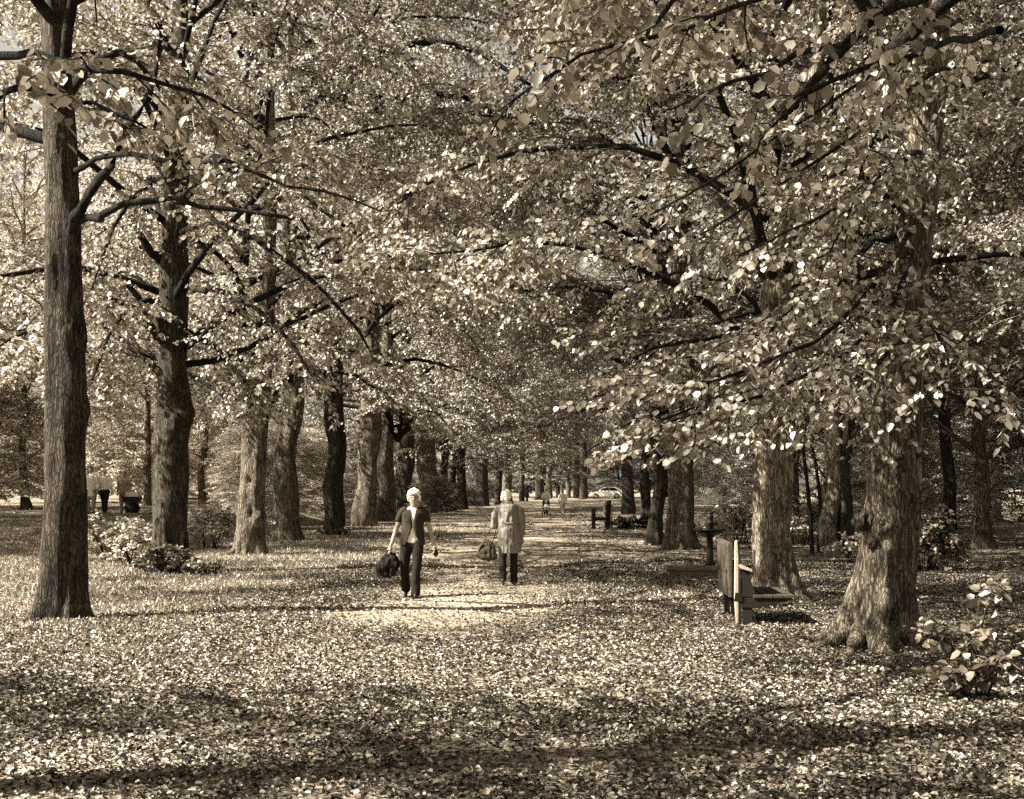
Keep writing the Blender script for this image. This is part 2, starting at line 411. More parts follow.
# crown prototypes
CR = {}
CR['a'] = make_crown(11, H=21, z1=19.5, n_limb=36, n_sub=17, n_twig=10, n_leaf=11, low=3.0, Lmax=7.2)
CR['b'] = make_crown(23, H=21, z1=19.5, n_limb=36, n_sub=17, n_twig=10, n_leaf=11, low=3.3, Lmax=7.0)
CR['hi'] = make_crown(31, H=20, z1=18.5, n_limb=30, n_sub=16, n_twig=9, n_leaf=11, z0=5.6, low=4.8, Lmax=6.8)
CR['f'] = make_crown(47, H=22, z1=20, n_limb=38, n_sub=15, n_twig=8, n_leaf=10, leaf=.12, low=2.6, simple=True, Lmax=7.2)
CR['g'] = make_crown(53, H=22, z1=20, n_limb=38, n_sub=15, n_twig=8, n_leaf=10, leaf=.12, low=1.5, simple=True, z0=2.2, Lmax=6.8, start=.15)
CR['bush'] = make_crown(61, H=9, z0=.6, z1=8.5, n_limb=34, Lmax=3.6, n_sub=14, n_twig=8, n_leaf=9, leaf=.12, low=.2, simple=True, start=.12)
print('crown leaves', {k: v[2] for k, v in CR.items()})

CC = {}
def put_crown(root, lm, limb, leafm, rot, scl, loc, part='crown'):
    key = (lm.name, leafm)
    if key not in CC:
        me = lm if not lm.materials else lm.copy()
        me.materials.clear(); me.materials.append(M[leafm]); me.materials.append(M['twig']); CC[key] = me
    obs = [link(part, CC[key], None, root)] + [link('limb', l_, None, root) for l_ in limb]
    for o in obs: o.rotation_euler = (0, 0, rot); o.scale = scl; o.location = loc

def tree(px, py, wpx, label, crown='a', rot=0, bark='bark', sc=1.0, pts=None, group=None, flare=.55, lobes=5, knots=(), name='lime_tree', leafm='leaf', seed=1, segs=28, step=.12, H=17, lean=(0, 0), Y=None, X=None, rough=.035, fl_h=.9):
    if Y is None:
        Y = CAMH * F / (py - HY)
        X = (px - CX) * Y / F
    base = Vector((X, Y, float(gz(X, Y))))
    r = wpx / 2 * Y / F if wpx > 2 else wpx / 2
    root = empty(name, base, label, 'tree', group)
    if pts is None:
        rw = random.Random(seed * 7 + 1); q_ = lambda a: rw.uniform(-a, a)
        pts = [(0, 0, -.05, r), (lean[0] * .1 + q_(.05), 0, .8, r * (.95 + q_(.05))), (lean[0] * .2 + q_(.12), 0, 1.9, r * (.92 + q_(.1))), (lean[0] * .35 + q_(.16), 0, 3.0, r * (.88 + q_(.12))), (lean[0] * .5 + q_(.2), lean[1] * .5, 4.6, r * (.84 + q_(.1))), (lean[0], lean[1], 8, r * .66), (lean[0] * 1.2, lean[1], 12, r * .42), (lean[0] * 1.3, lean[1], H, r * .12)]
    link('trunk', trunk_mesh('trunk', pts, flare, fl_h, lobes, seed, segs, step, knots, rough), M[bark], root)
    if crown:
        lm, limb, _ = CR[crown]
        put_crown(root, lm, limb, leafm, rot, (sc, sc, sc), (lean[0] * .6, lean[1] * .6, 0))
    return root

def add_hero(root, lines, seed, leafmat='leaf', bark='limb', **kw):
    fixed = []
    for ln in lines:
        if abs(ln[0][1] - root.location.y) < 2: k_ = root.location.y / ln[0][1]; ln = [(ln[0][0] * k_, root.location.y, CAMH + (ln[0][2] - CAMH) * k_, ln[0][3] * k_)] + ln[1:]
        fixed.append(ln)
    limbs, lv = hero_limbs(fixed, seed, **kw)
    off = np.array(root.location, np.float32)
    for me in limbs + [lv]:
        v = np.empty(len(me.vertices) * 3, np.float32); me.vertices.foreach_get('co', v)
        me.vertices.foreach_set('co', (v.reshape(-1, 3) - off).ravel())
    for l_ in limbs: link('limb', l_, M[bark], root)
    lv.materials.append(M[leafmat]); lv.materials.append(M['twig'])
    link('low_foliage', lv, None, root)

def PL(Y, rpx, *pp):
    """polyline through picture points: (x, y[, dY]) at distance Y, radius tapering from rpx[0] to rpx[1] pixels"""
    out = []
    n = len(pp)
    for i, q in enumerate(pp):
        yy = Y + (q[2] if len(q) > 2 else 0); v = at(q[0], q[1], yy)
        rp = rpx[0] + (rpx[1] - rpx[0]) * i / (n - 1)
        out.append((v.x, v.y, v.z, rp * yy / F))
    return out

def local(base_px, base_py, rows):
    """trunk centre line from picture rows (x, y, width px)"""
    Y = CAMH * F / (base_py - HY); X0 = (base_px - CX) * Y / F; k = Y / F
    out = []
    for (x, y, w_) in rows:
        out.append(((x - CX) * k - X0, 0, (base_py - y) * k - (0.06 if y == base_py else 0), w_ / 2 * k))
    return out

def roots(root, r, angs, seed, mat, L=.9):
    g_ = random.Random(seed)
    for a in angs:
        l_ = L * g_.uniform(.7, 1.3); w = g_.uniform(-.5, .5); pts = []
        for t in (0, .25, .5, .75, 1):
            d = r * .45 + l_ * t; aa = a + w * t * .6
            X_ = math.cos(aa) * d; Y_ = math.sin(aa) * d
            pts.append((X_, Y_, .42 * r * 1.5 * (1 - t) ** 2.4 + .01 - .03 * t, r * (.36 - .29 * t)))
        c = resample(pts, 14); me = tubes_mesh('root', c[None, :, :3], (c[:, 3] * (1 + .12 * np.sin(np.arange(14) * 1.9 + a)))[None], 12)
        link('root', me, M[mat], root)

# ---- left row
rows = [(62, 618, 46), (64, 560, 43), (65, 480, 39), (67, 400, 39), (64, 320, 36), (63, 230, 34), (60, 120, 30), (52, -60, 22), (50, -400, 8)]
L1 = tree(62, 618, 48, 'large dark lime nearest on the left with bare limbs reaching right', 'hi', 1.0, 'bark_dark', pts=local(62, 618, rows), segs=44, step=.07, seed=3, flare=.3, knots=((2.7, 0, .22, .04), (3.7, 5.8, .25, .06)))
add_hero(L1, [PL(15.6, (4.2, 1.3), (70, 226), (105, 215), (123, 205), (150, 203), (176, 197), (200, 207), (240, 211), (285, 216), (305, 224), (313, 238, .2)),
              PL(15.2, (3, 1.0), (66, 175, 1.2), (120, 152, .6), (152, 157), (190, 164), (212, 156), (238, 167), (262, 176), (300, 188), (340, 195), (366, 205), (382, 212)),
              PL(15.6, (2.6, 1.6), (177, 198), (198, 181), (222, 172), (250, 171, -.4)),
              PL(16, (6, 2), (66, 235), (80, 205), (97, 185), (115, 155), (128, 128), (150, 90), (160, 40)),
              ], 101, n_sub=5, sub_len=.7, n_twig=3, n_leaf=4, start=.5, leaf=.07)
rows = [(170, 572, 37), (171, 545, 34), (171, 500, 33), (172, 440, 34), (174, 410, 36), (171, 370, 29), (171, 330, 29), (173, 250, 27), (176, 180, 24), (180, 60, 18), (180, -160, 5)]
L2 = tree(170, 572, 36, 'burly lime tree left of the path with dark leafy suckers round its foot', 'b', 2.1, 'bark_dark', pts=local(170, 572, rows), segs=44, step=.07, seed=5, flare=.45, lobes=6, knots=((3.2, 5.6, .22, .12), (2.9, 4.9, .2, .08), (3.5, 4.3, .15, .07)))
add_hero(L2, [PL(25.5, (4.5, 2), (166, 345), (157, 335), (146, 315), (139, 298), (128, 284), (112, 270), (98, 264)),
              PL(25.5, (4, 1.5), (160, 372), (146, 360), (128, 344), (108, 330), (90, 310)),
              PL(25.4, (5, 2), (166, 262), (146, 245), (136, 228), (130, 214)),
              PL(25.3, (2.4, 1), (184, 350), (200, 338), (212, 326), (228, 330))], 120, n_sub=7, sub_len=.8, n_twig=4, n_leaf=7, start=.35)
rows = [(246, 555, 30), (250, 530, 27), (252, 500, 25), (254, 460, 25), (256, 420, 24), (262, 380, 18), (268, 300, 15), (270, 200, 12), (270, 0, 4)]
add_hero(L2, [PL(25, (4, 1.2), (180, 235), (215, 225, -.6), (255, 240, -1.2), (300, 270, -1.8), (345, 315, -2.2), (372, 355, -2.4)),
              PL(25, (3.5, 1.2), (182, 290), (215, 290, -.6), (250, 305, -1.4), (290, 340, -2.2), (320, 385, -2.6)),
              PL(25, (3.5, 1.2), (182, 200), (225, 180, -.6), (285, 190, -1.2), (345, 225, -1.8), (400, 265, -2.2)),
              PL(25, (3, 1.2), (160, 300), (135, 305, -.8), (112, 330, -1.6), (92, 380, -2.2)),
              PL(25, (3, 1.2), (168, 180), (140, 190, -.8), (112, 230, -1.6), (92, 290, -2.2)),
              PL(25.5, (3, 1.2), (182, 330), (205, 340, .6), (232, 365, 1), (258, 400, 1))], 210, n_sub=13, sub_len=1.1, n_twig=6, n_leaf=8, start=.3, leaf=.085)
L3 = tree(246, 555, 26, 'pale scarred lime tree leaning slightly right, dark hollow low on its trunk', 'a', 4.0, 'bark', pts=local(246, 555, rows), segs=40, step=.08, seed=9, flare=.2, lobes=6, knots=((1.1, 4.9, .16, -.12), (1.0, 5.6, .25, .1), (1.9, 4.6, .12, -.07)))
add_hero(L3, [PL(32.3, (4, 1.5), (256, 425), (250, 405), (245, 388), (235, 384), (228, 392)), PL(32.3, (5, 2), (260, 425), (268, 412), (272, 402), (283, 380), (300, 350), (330, 320))], 130, n_sub=7, sub_len=1.1, n_twig=5, n_leaf=7, start=.3)
roots(L3, .32, (3.2, 3.9, 4.8, 5.8), 11, 'bark', .5)
L4 = tree(289, 540, 25, 'straight rough-barked lime between the pale scarred tree and the next dark trunk', 'b', .6, 'bark', sc=1.25, seed=12, flare=.18, knots=((1.9, 4.7, .2, .08), (2.4, 4.2, .16, .07), (1.5, 5, .15, .06)), segs=36)
L5 = tree(335, 535, 22, 'dark lime trunk with small sucker tufts round its foot, fifth in the left row', 'a', 2.9, 'bark_dark', sc=1.25, seed=14, flare=.25)
L6 = tree(365, 527, 24, 'lime trunk leaning right just left of the woman walking towards us', 'b', 5.0, 'bark', sc=1.25, seed=16, flare=.35, lean=(.3, 0))
L7 = tree(387, 521, 19, 'lime tree with forked bare limbs above the grey-haired woman in dark top', 'a', 1.3, 'bark', sc=1.25, seed=18, flare=.2)
add_hero(L7, [PL(66, (3, 1.4), (397, 440), (410, 425), (420, 405), (432, 385), (446, 368)), PL(66, (3.5, 1.5), (394, 436), (388, 415), (383, 400), (376, 385)), PL(66, (3, 1.2), (398, 440), (402, 420), (405, 400), (404, 370))], 140, n_sub=8, sub_len=1.6, n_twig=4, n_leaf=6, leaf=.12, start=.4)
add_hero(L4, [PL(41.5, (5, 2), (297, 120), (350, 70, -.5), (410, 45, -1), (470, 50, -1.5), (530, 85, -2)), PL(41.5, (5, 2), (297, 180), (360, 120, 1), (420, 95, 2), (480, 105, 3), (530, 150, 3))], 220, n_sub=18, sub_len=3.0, n_twig=9, n_leaf=10, leaf=.11, start=.1, twl=1.0, up=.1)
# far left row, closing in on the vanishing point
k = 0
for (x, by, w_, bk) in [(405, 516, 19, 'bark_dark'), (428, 513, 21, 'bark'), (443, 511.5, 9, 'bark_dark'), (454, 510, 7, 'bark_dark'), (463, 510, 11, 'bark_dark'), (481, 508, 17, 'bark_dark'), (498, 507, 7, 'bark_dark'), (507, 506, 11, 'bark'), (522, 505, 6, 'bark_dark'), (540, 504, 10, 'bark_dark')]:
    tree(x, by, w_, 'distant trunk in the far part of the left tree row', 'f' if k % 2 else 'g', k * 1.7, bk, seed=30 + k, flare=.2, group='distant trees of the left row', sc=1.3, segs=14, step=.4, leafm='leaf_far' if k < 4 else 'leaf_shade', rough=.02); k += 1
# ---- right row
rows = [(872, 645, 60), (876, 620, 58), (882, 580, 54), (887, 540, 52), (892, 480, 50), (896, 400, 50), (902, 320, 44), (911, 240, 42), (918, 190, 42), (925, 120, 36), (935, 0, 30), (950, -350, 8)]
R1 = tree(872, 645, 54, 'big gnarled lime with burls nearest on the right, beyond the wooden bench', 'hi', 3.3, 'bark', pts=local(872, 645, rows), segs=72, step=.035, seed=21, flare=.62, lobes=6, fl_h=1.2,
          knots=((1.32, 4.25, .10, .13), (1.1, 4.55, .07, .07), (.9, 5.0, .06, .06), (1.9, 4.6, .06, .05), (2.0, 5.1, .05, .05), (2.3, 4.9, .05, .05), (.35, 5.0, .14, -.12), (1.6, 5.3, .06, .05)), rough=.05)
roots(R1, .34, (3.35, 3.95, 4.5, 5.1, 5.75, 2.6), 5, 'bark', .62)
add_hero(R1, [PL(13.5, (4, 1.5), (900, 240), (885, 238), (872, 240), (852, 260), (832, 277), (812, 292), (785, 315), (760, 340)),
              PL(13.4, (4.5, 1.5), (898, 210), (884, 196), (868, 180), (858, 168), (850, 152)),
              PL(13.0, (3, 1), (912, 250), (895, 300, -.6), (850, 350, -1.0), (790, 385, -1.4), (720, 405, -1.6), (660, 425, -1.8)),
              PL(13.2, (3, 1), (912, 230), (880, 275, -.8), (830, 330, -1.3), (770, 360, -1.6), (700, 385, -1.8), (640, 400, -2)),
              PL(13.2, (3, 1), (908, 330), (870, 370, -.3), (820, 390, -.8), (760, 392, -1.2), (700, 405, -1.5), (655, 422, -1.6)),
              ], 150, low=1.98, n_sub=17, droop=.45, sub_len=.85, n_twig=6, n_leaf=9, leaf=.07, start=.25)
add_hero(R1, [PL(12, (2.2, 1.2), (990, 60, 1), (929, 77), (853, 135), (795, 173), (742, 209), (700, 235)),
              PL(11.5, (2.0, 1.0), (960, 20, 2), (868, 77), (780, 135), (701, 186), (650, 215)),
              PL(12, (1.6, .8), (900, 90, .8), (873, 140), (853, 200), (838, 240), (822, 272)),
              PL(13, (2.4, 1.2), (925, 150), (895, 165, -.6), (850, 200, -1.2), (800, 225, -1.6), (740, 255, -2)),
              PL(12.6, (2, 1), (925, 320), (940, 340, -1), (950, 370, -1.6), (945, 410, -2)),
              ], 160, low=2.1, n_sub=10, sub_len=.8, n_twig=5, n_leaf=8, leaf=.072, start=.12)
rows = [(775, 598, 40), (774, 570, 37), (772, 540, 36), (773, 500, 36), (773, 440, 34), (773, 400, 33), (774, 340, 32), (775, 300, 30), (782, 260, 24), (795, 220, 22), (810, 150, 18), (820, 20, 13), (825, -150, 4)]
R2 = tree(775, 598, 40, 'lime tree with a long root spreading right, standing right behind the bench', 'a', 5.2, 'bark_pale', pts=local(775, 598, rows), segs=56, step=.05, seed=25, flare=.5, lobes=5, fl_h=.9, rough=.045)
roots(R2, .3, (3.3, 4.1, 4.9, 5.6), 8, 'bark', .5)
add_hero(R2, [PL(19.7, (10, 3), (773, 315), (768, 280), (762, 245), (756, 215), (748, 170)),
              PL(19.5, (5, 2), (778, 298), (787, 275), (796, 250), (803, 215), (812, 180)),
              PL(19.6, (3, 1), (770, 330), (750, 300, -1), (715, 280, -2), (670, 275, -3), (620, 290, -3.5)),
              PL(19.6, (3, 1), (770, 345), (740, 335, -1), (700, 340, -1.5), (650, 350, -2), (600, 375, -2)),
              PL(19.6, (3, 1), (780, 345), (810, 345, -.5), (840, 370, -1), (860, 400, -1.2))], 170, low=2.2, n_sub=9, sub_len=1.1, n_twig=5, n_leaf=8, start=.3)
rt = resample([(790, 588), (805, 592), (820, 596), (834, 600)], 10)
ro = [at(x, y, 19.55) for x, y in rt]
rc = np.array([[(v.x, v.y - .02 * i, max(.0, .14 - .018 * i)) for i, v in enumerate(ro)]]) - np.array(R2.location)
link('root', tubes_mesh('root', rc, np.linspace(.15, .03, 10)[None], 10), M['bark'], R2)
R2b = tree(829, 557, 17, 'pale left stem of the twin trunks right of the bench', 'b', 1.9, 'bark_pale', seed=27, flare=.2, lean=(.3, 0), group='twin trunks on the right')
R2c = tree(843, 557, 17, 'dark right stem of the twin trunks right of the bench', None, .4, 'bark_dark', seed=28, flare=.2, lean=(.5, .3), group='twin trunks on the right')
R3 = tree(681, 549, 30, 'thick lime trunk with flared foot left of the drinking fountain', 'b', 3.9, 'bark', sc=1.25, seed=29, flare=.38, segs=40, step=.09, leafm='leaf_shade')
add_hero(R3, [PL(36, (5, 2), (690, 140), (650, 90, -.5), (600, 75, -1), (550, 90, -1.5), (500, 120, -2)), PL(36, (5, 2), (690, 200), (650, 160, .5), (610, 140, 1), (570, 145, 2), (530, 180, 2))], 230, n_sub=18, sub_len=2.8, n_twig=9, n_leaf=10, leaf=.11, start=.1, twl=1.0, up=.1)
R3b = tree(656, 545, 15, 'slim dark stem close against the thick trunk left of the fountain', 'a', .5, 'bark_dark', seed=31, flare=.5, lean=(.2, 0), leafm='leaf_shade')
roots(R3, .42, (3.4, 4.3, 5.2, 6.0), 9, 'bark', .6)
R4 = tree(647, 527, 10, 'slim black trunk beside the brushwood heap on the right', 'b', .9, 'bark_dark', seed=33, flare=.2, leafm='leaf_shade')
R5 = tree(629, 514, 14, 'dark trunk hiding the back of the white car', 'f', .9, 'bark_dark', seed=34, flare=.1, leafm='leaf_shade')
for (x, by, w_, bk) in [(583, 503, 8, 'bark_dark'), (577, 502.5, 9, 'bark_dark'), (568, 502, 5, 'bark'), (549, 502.5, 6, 'bark'), (558, 501, 5, 'bark_dark')]:
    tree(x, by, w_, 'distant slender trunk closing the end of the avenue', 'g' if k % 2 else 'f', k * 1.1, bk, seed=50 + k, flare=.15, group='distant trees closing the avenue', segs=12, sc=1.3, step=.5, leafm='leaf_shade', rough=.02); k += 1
# beside the camera: their sprays hang into the top of the picture
N0 = tree(0, 0, .6, 'lime tree beside the viewer on the left, only its hanging sprays in view', 'hi', 2.2, 'bark', X=-7.4, Y=5.8, seed=41, group=None)
N1 = tree(0, 0, .6, 'lime tree beside the viewer on the right, only its hanging sprays in view', 'hi', .3, 'bark', X=4.6, Y=6.5, seed=43, group=None)
add_hero(N0, [PL(8, (5, 1.4), (-60, 60, .2), (20, 50, -.2), (90, 70, -.5), (160, 85, -.6), (230, 110, -.7)),
              PL(7.6, (4, 1.2), (-60, 120, .4), (20, 90), (70, 100), (120, 115), (150, 130))], 180, n_sub=6, sub_len=.4, n_twig=3, n_leaf=5, twl=.25, leaf=.075)
add_hero(N1, [PL(7.6, (5, 1.2), (1000, -40, -.3), (900, 10, .2), (820, 50, .3), (740, 80, .4), (670, 110, .4)),
              PL(7.9, (4, 1.2), (1000, 30), (920, 50), (860, 70), (800, 100), (760, 140)),
              PL(7.4, (3, 1), (900, -40), (700, 20), (560, 70), (500, 110))], 190, n_sub=7, sub_len=.45, n_twig=3, n_leaf=5, twl=.28, leaf=.075)

for (X_, Y_, r_, lab) in ((-6.2, -.5, .5, 'unseen lime tree added just behind the viewer to shade the foreground'), (-7.5, -9, 3, 'unseen lime tree added farther behind the viewer to shade the foreground')):  # unseen trees added behind the camera to shade the foreground
    tree(0, 0, .6, lab, 'b', r_, 'bark', X=X_, Y=Y_, seed=44)
# woodland behind both rows: each tree its own crown
g = np.random.default_rng(5)
bgt = []
for (x0, x1, y0, y1, n, lab, grp) in [(-33, -24, 30, 62, 6, 'sunlit woodland tree standing behind the left tree row', 'woodland trees behind the left row'),
                            (-38, -16, 60, 130, 16, 'sunlit woodland tree standing behind the left tree row', 'woodland trees behind the left row'),
                            (10.5, 17, 24, 55, 7, 'shaded woodland tree standing behind the right tree row', 'woodland trees behind the right row'),
                            (14, 36, 58, 140, 15, 'shaded woodland tree standing behind the right tree row', 'woodland trees behind the right row')]:
    for i in range(n):
        for _ in range(60):
            X = g.uniform(x0, x1); Y = g.uniform(y0, y1)
            if all((X - a) ** 2 + (Y - b) ** 2 > 22 for a, b in bgt): break
        bgt.append((X, Y))
        tree(0, 0, float(g.uniform(.35, .6)), lab, ['g', 'f'][i % 2], float(g.uniform(0, 6)), ['bark', 'bark_dark'][i % 2], X=X, Y=Y, name='woodland_tree', seed=80 + i, segs=12, step=.5, sc=float(g.uniform(.85, 1.1)), leafm='leaf_bg' if x0 < 0 else 'leaf_shade', group=grp, rough=.02)  # leaf colour carries the light: paler on the sunlit left, darker right
for i in range(14):
    X = -30 + 5.2 * i + g.uniform(-1, 1); Y = 190 + g.uniform(-8, 12)
    tree(0, 0, .5, 'remote tree across the end of the avenue', ['g', 'f'][i % 2], float(g.uniform(0, 6)), 'bark_dark', X=X, Y=Y, name='woodland_tree', seed=180 + i, segs=10, step=1, sc=1.25, leafm='leaf_shade', group='remote trees across the end', rough=.02)

# shrubs
def shrub(X, Y, h, label, group=None, leafm=None, rot=0, n=1):
    root = empty('shrub', (X, Y, float(gz(X, Y)) - .1), label, 'shrub', group)
    lm, limb, _ = CR['bush']; s = h / 9.0
    put_crown(root, lm, limb, leafm or 'leaf_bg', rot, (s * 1.35, s * 1.35, s), (0, 0, 0), 'foliage')
    return root
LEFTW = ['pale', 'loose', 'rounded', 'spreading', 'upright']
for i in range(26):
    Y = 34 + i * 4.6 + g.uniform(-.8, .8); X = -11.4 + .04 * Y - g.uniform(0, 2.0)
    if Y < 52: X = -9.4 - .8 * (i % 2) + .02 * Y; h = .9
    else: h = g.uniform(2.0, 4.2)
    shrub(X, Y, h, 'sunlit leafy shrub on the verge beyond the left tree row', 'shrubs beyond the left row', rot=i)
for i in range(16):
    Y = 78 + i * 5.5; X = -7.8 + .041 * Y - g.uniform(0, 1.2)
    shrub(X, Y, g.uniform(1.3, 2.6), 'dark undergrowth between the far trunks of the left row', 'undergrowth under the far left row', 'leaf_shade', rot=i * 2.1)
for i in range(22):
    Y = 42 + i * 6 + g.uniform(-2, 2); X = -19.5 - (i % 3) * 3 - g.uniform(0, 2) - .05 * Y
    shrub(X, Y, g.uniform(5, 8.5), 'tall pale bush at the woodland edge beyond the left row', 'tall bushes at the left woodland edge', rot=i * 1.3)
for i in range(20):
    Y = 30 + i * 6 + g.uniform(-1, 1); X = 11.5 + g.uniform(0, 3) + .05 * Y + (i % 3)
    shrub(X, Y, g.uniform(2.2, 5.4), 'shaded undergrowth bush behind the right tree row', 'bushes behind the right row', 'leaf', rot=i * 1.9)
for i in range(20):
    X = -34 + 4.4 * i + g.uniform(-1, 1); Y = 172 + g.uniform(-3, 5)
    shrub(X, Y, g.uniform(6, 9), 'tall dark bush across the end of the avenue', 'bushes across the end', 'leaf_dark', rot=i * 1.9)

# small leafy things built with their own leaves
def leafy(name, X, Y, rad, h, n, leaf, label, cat, mat='leaf_dark', stems=14, seed=0, group=None, part='foliage', down=.4, flat=False):
    z = float(gz(X, Y)); root = empty(name, (X, Y, z), label, cat, group)
    g = np.random.default_rng(seed)
    a = g.uniform(0, 6.28, stems); rr = rad * np.sqrt(g.uniform(.05, 1, stems)); hh = h * g.uniform(.55, 1.1, stems) * (1.1 - .5 * (rr / rad) ** 2)
    K = 5; t = np.linspace(0, 1, K)
    c = np.stack([np.cos(a)[:, None] * rr[:, None] * (.25 + .75 * t), np.sin(a)[:, None] * rr[:, None] * (.25 + .75 * t) * .8, hh[:, None] * np.sin(t * 1.9) ** 1 / .95], -1)
    c[:, 1:] += g.normal(0, .03 * h, c[:, 1:].shape); c[..., 2] = np.maximum(c[..., 2], -.02)
    sub, _, _ = branch_children(c, 5, .25, 1, lambda t, g: .35 * h * g.uniform(.5, 1.1, t.shape), .8, .4, .1, 4, seed + 1)
    lv = leaves_on(sub, max(2, n // (stems * 5)), leaf, seed + 2, down=down)
    P = lv[0]; P[:, 2] = np.maximum(P[:, 2], .03)
    me = join_meshes(part, [leaf_mesh('l', P, *lv[1:]), tubes_mesh('s', c, np.linspace(.012, .004, K)[None] * np.ones((stems, 1)), 5), tubes_mesh('s', sub, np.full((len(sub), 4), .003), 3)], [0, 1, 1])
    me.materials.append(M[mat]); me.materials.append(M['twig']); link(part, me, None, root)
    return root
def pxY(py): return CAMH * F / (py - HY)
Y = 25.2
leafy('sucker_growth', (152 - CX) * Y / F, Y, .45, .45, 900, .07, 'dark sucker leaves at the left foot of the burly tree', 'shrub', seed=1)
leafy('sucker_growth', (172 - CX) * Y / F, Y - .35, .5, .55, 1300, .07, 'dark clump of suckers in front of the burly tree foot', 'shrub', seed=2)
leafy('sucker_growth', (203 - CX) * 24.6 / F, 24.6, .38, .3, 700, .07, 'low dark leafy spill right of the burly tree foot', 'shrub', seed=3)
leafy('pale_bush', (112 - CX) * 30 / F, 30, 1.1, 1.0, 3000, .075, 'pale sunlit bush between the dark edge trunk and burly tree', 'shrub', 'leaf_bg', stems=30, seed=4)
leafy('pale_bush', (135 - CX) * 27.5 / F, 27.5, .6, .75, 1500, .07, 'small bush just left of the burly tree trunk', 'shrub', 'leaf', stems=20, seed=5)
leafy('pale_bush', (210 - CX) * 36 / F, 36, 1.0, 1.1, 3000, .08, 'pale bush between the burly tree and the pale scarred tree', 'shrub', 'leaf_bg', stems=30, seed=6)
leafy('tuft', (325 - CX) * 45.5 / F, 45.5, .35, .28, 300, .07, 'tuft at the left foot of the fifth trunk', 'shrub', seed=7)
leafy('tuft', (343 - CX) * 45.3 / F, 45.3, .4, .28, 300, .07, 'tuft at the right foot of the fifth trunk', 'shrub', seed=8)
leafy('undergrowth_bush', (925 - CX) * 26 / F, 26, .8, 1.1, 3000, .08, 'dark bush right of the gnarled tree at the picture edge', 'shrub', stems=26, seed=9)
leafy('undergrowth_bush', (860 - CX) * 29 / F, 29, .9, .6, 1600, .08, 'low bush between the twin trunks and gnarled tree', 'shrub', 'leaf', stems=20, seed=10)
leafy('undergrowth_bush', (738 - CX) * 40 / F, 40, 1.2, 1.3, 3500, .085, 'bush behind the drinking fountain', 'shrub', 'leaf_bg', stems=30, seed=12)
leafy('undergrowth_bush', (800 - CX) * 38 / F, 38, 1.3, 1.4, 3500, .085, 'bush seen between the rooted tree and twin trunks', 'shrub', 'leaf', stems=30, seed=13)
leafy('leafy_sapling', 3.68, 10.3, .42, .4, 260, .085, 'low leafy sapling right of the gnarled tree', 'sapling', 'leaf_shade', stems=9, seed=14, down=.25)
leafy('leafy_sapling', 3.95, 11.2, .45, .9, 260, .085, 'taller leafy sapling at the right picture edge', 'sapling', 'leaf_shade', stems=7, seed=15, down=.25)
# two bare saplings by the twin trunks
for (pp, lab) in [([(812, 545), (809, 500), (803, 450), (795, 400)], 'thin dark sapling stem leaning left, left of the twin trunks'), ([(819, 545), (820, 500), (814, 455), (806, 420)], 'thin sapling stem close beside the twin trunks')]:
    Yb = 33; b0 = at(pp[0][0], pp[0][1], Yb); rt_ = empty('sapling', (b0.x, Yb, 0), lab, 'sapling')
    c = resample([tuple(np.array(at(x, y, Yb)) - np.array([b0.x, Yb, 0])) for x, y in pp], 12); c[0, 2] = 0
    link('stem', tubes_mesh('stem', c[None], np.linspace(.06, .03, 12)[None], 8), M['twig'], rt_)
    s_, _, _ = branch_children(c[None], 10, .5, 1, lambda t, g: g.uniform(.5, 1.2, t.shape), .8, .3, .1, 5, 3)
    lv = leaves_on(s_, 12, .08, 4); me = join_meshes('foliage', [leaf_mesh('l', *lv), tubes_mesh('t', s_, np.full((10, 5), .008), 4)], [0, 1])
    me.materials.append(M['leaf']); me.materials.append(M['twig']); link('foliage', me, None, rt_)

# ------------------------------------------------------------------ fallen leaves, grass
def scatter(n, y0, y1, power=1.0):
    u = g.uniform(0, 1, n) ** power; Yv = y0 + (y1 - y0) * u
    Xv = g.uniform(-1, 1, n) * (Yv * .42 + 1.5) + 0
    return Xv, Yv
def litter(name, n, y0, y1, size, kind_simple):
    X, Y = scatter(n, y0, y1, .75)
    pn = np.array([mnoise.noise(Vector((a * .8, b * .8, 0))) for a, b in zip(X, Y)])
    onp = 1 - smooth(.9, 2.2, np.abs(X - axis(Y)))
    gr = smooth(-3.5, -5.5, X - .04 * Y + .3 * pn) if False else smooth(3.4, 5.2, -(X - .04 * Y)) * smooth(13, 18, Y)
    keep = g.uniform(0, 1, n) < (.85 + .8 * pn) * (1 - .86 * onp * smooth(12, 17, Y)) * (1 - .8 * gr)
    X = X[keep]; Y = Y[keep]; n = len(X)
    Z = gz(X, Y) + g.uniform(.008, .045, n)
    a = g.uniform(0, 6.28, n); D = np.stack([np.cos(a), np.sin(a), g.normal(0, .25, n)], 1)
    N_ = np.stack([g.normal(0, .38, n), g.normal(0, .38, n), np.ones(n)], 1)
    tone = np.clip(g.uniform(0, 1, n) ** 2.8, 0, 1)
    return leaf_mesh(name, np.stack([X, Y, Z], 1), D, N_, size * g.uniform(.45, 1.35, n), tone, kind_simple, 2.6)
tag(link('fallen_leaves', litter('fallen_leaves', 680000, 5.5, 30, .034, False), M['litter']), 'dry fallen leaves strewn thickly over the avenue floor', 'fallen leaves', kind='stuff')
tag(link('fallen_leaves', litter('fallen_leaves_far', 200000, 30, 110, .075, True), M['litter']), 'fallen leaves scattered over the farther avenue floor', 'fallen leaves', kind='stuff')
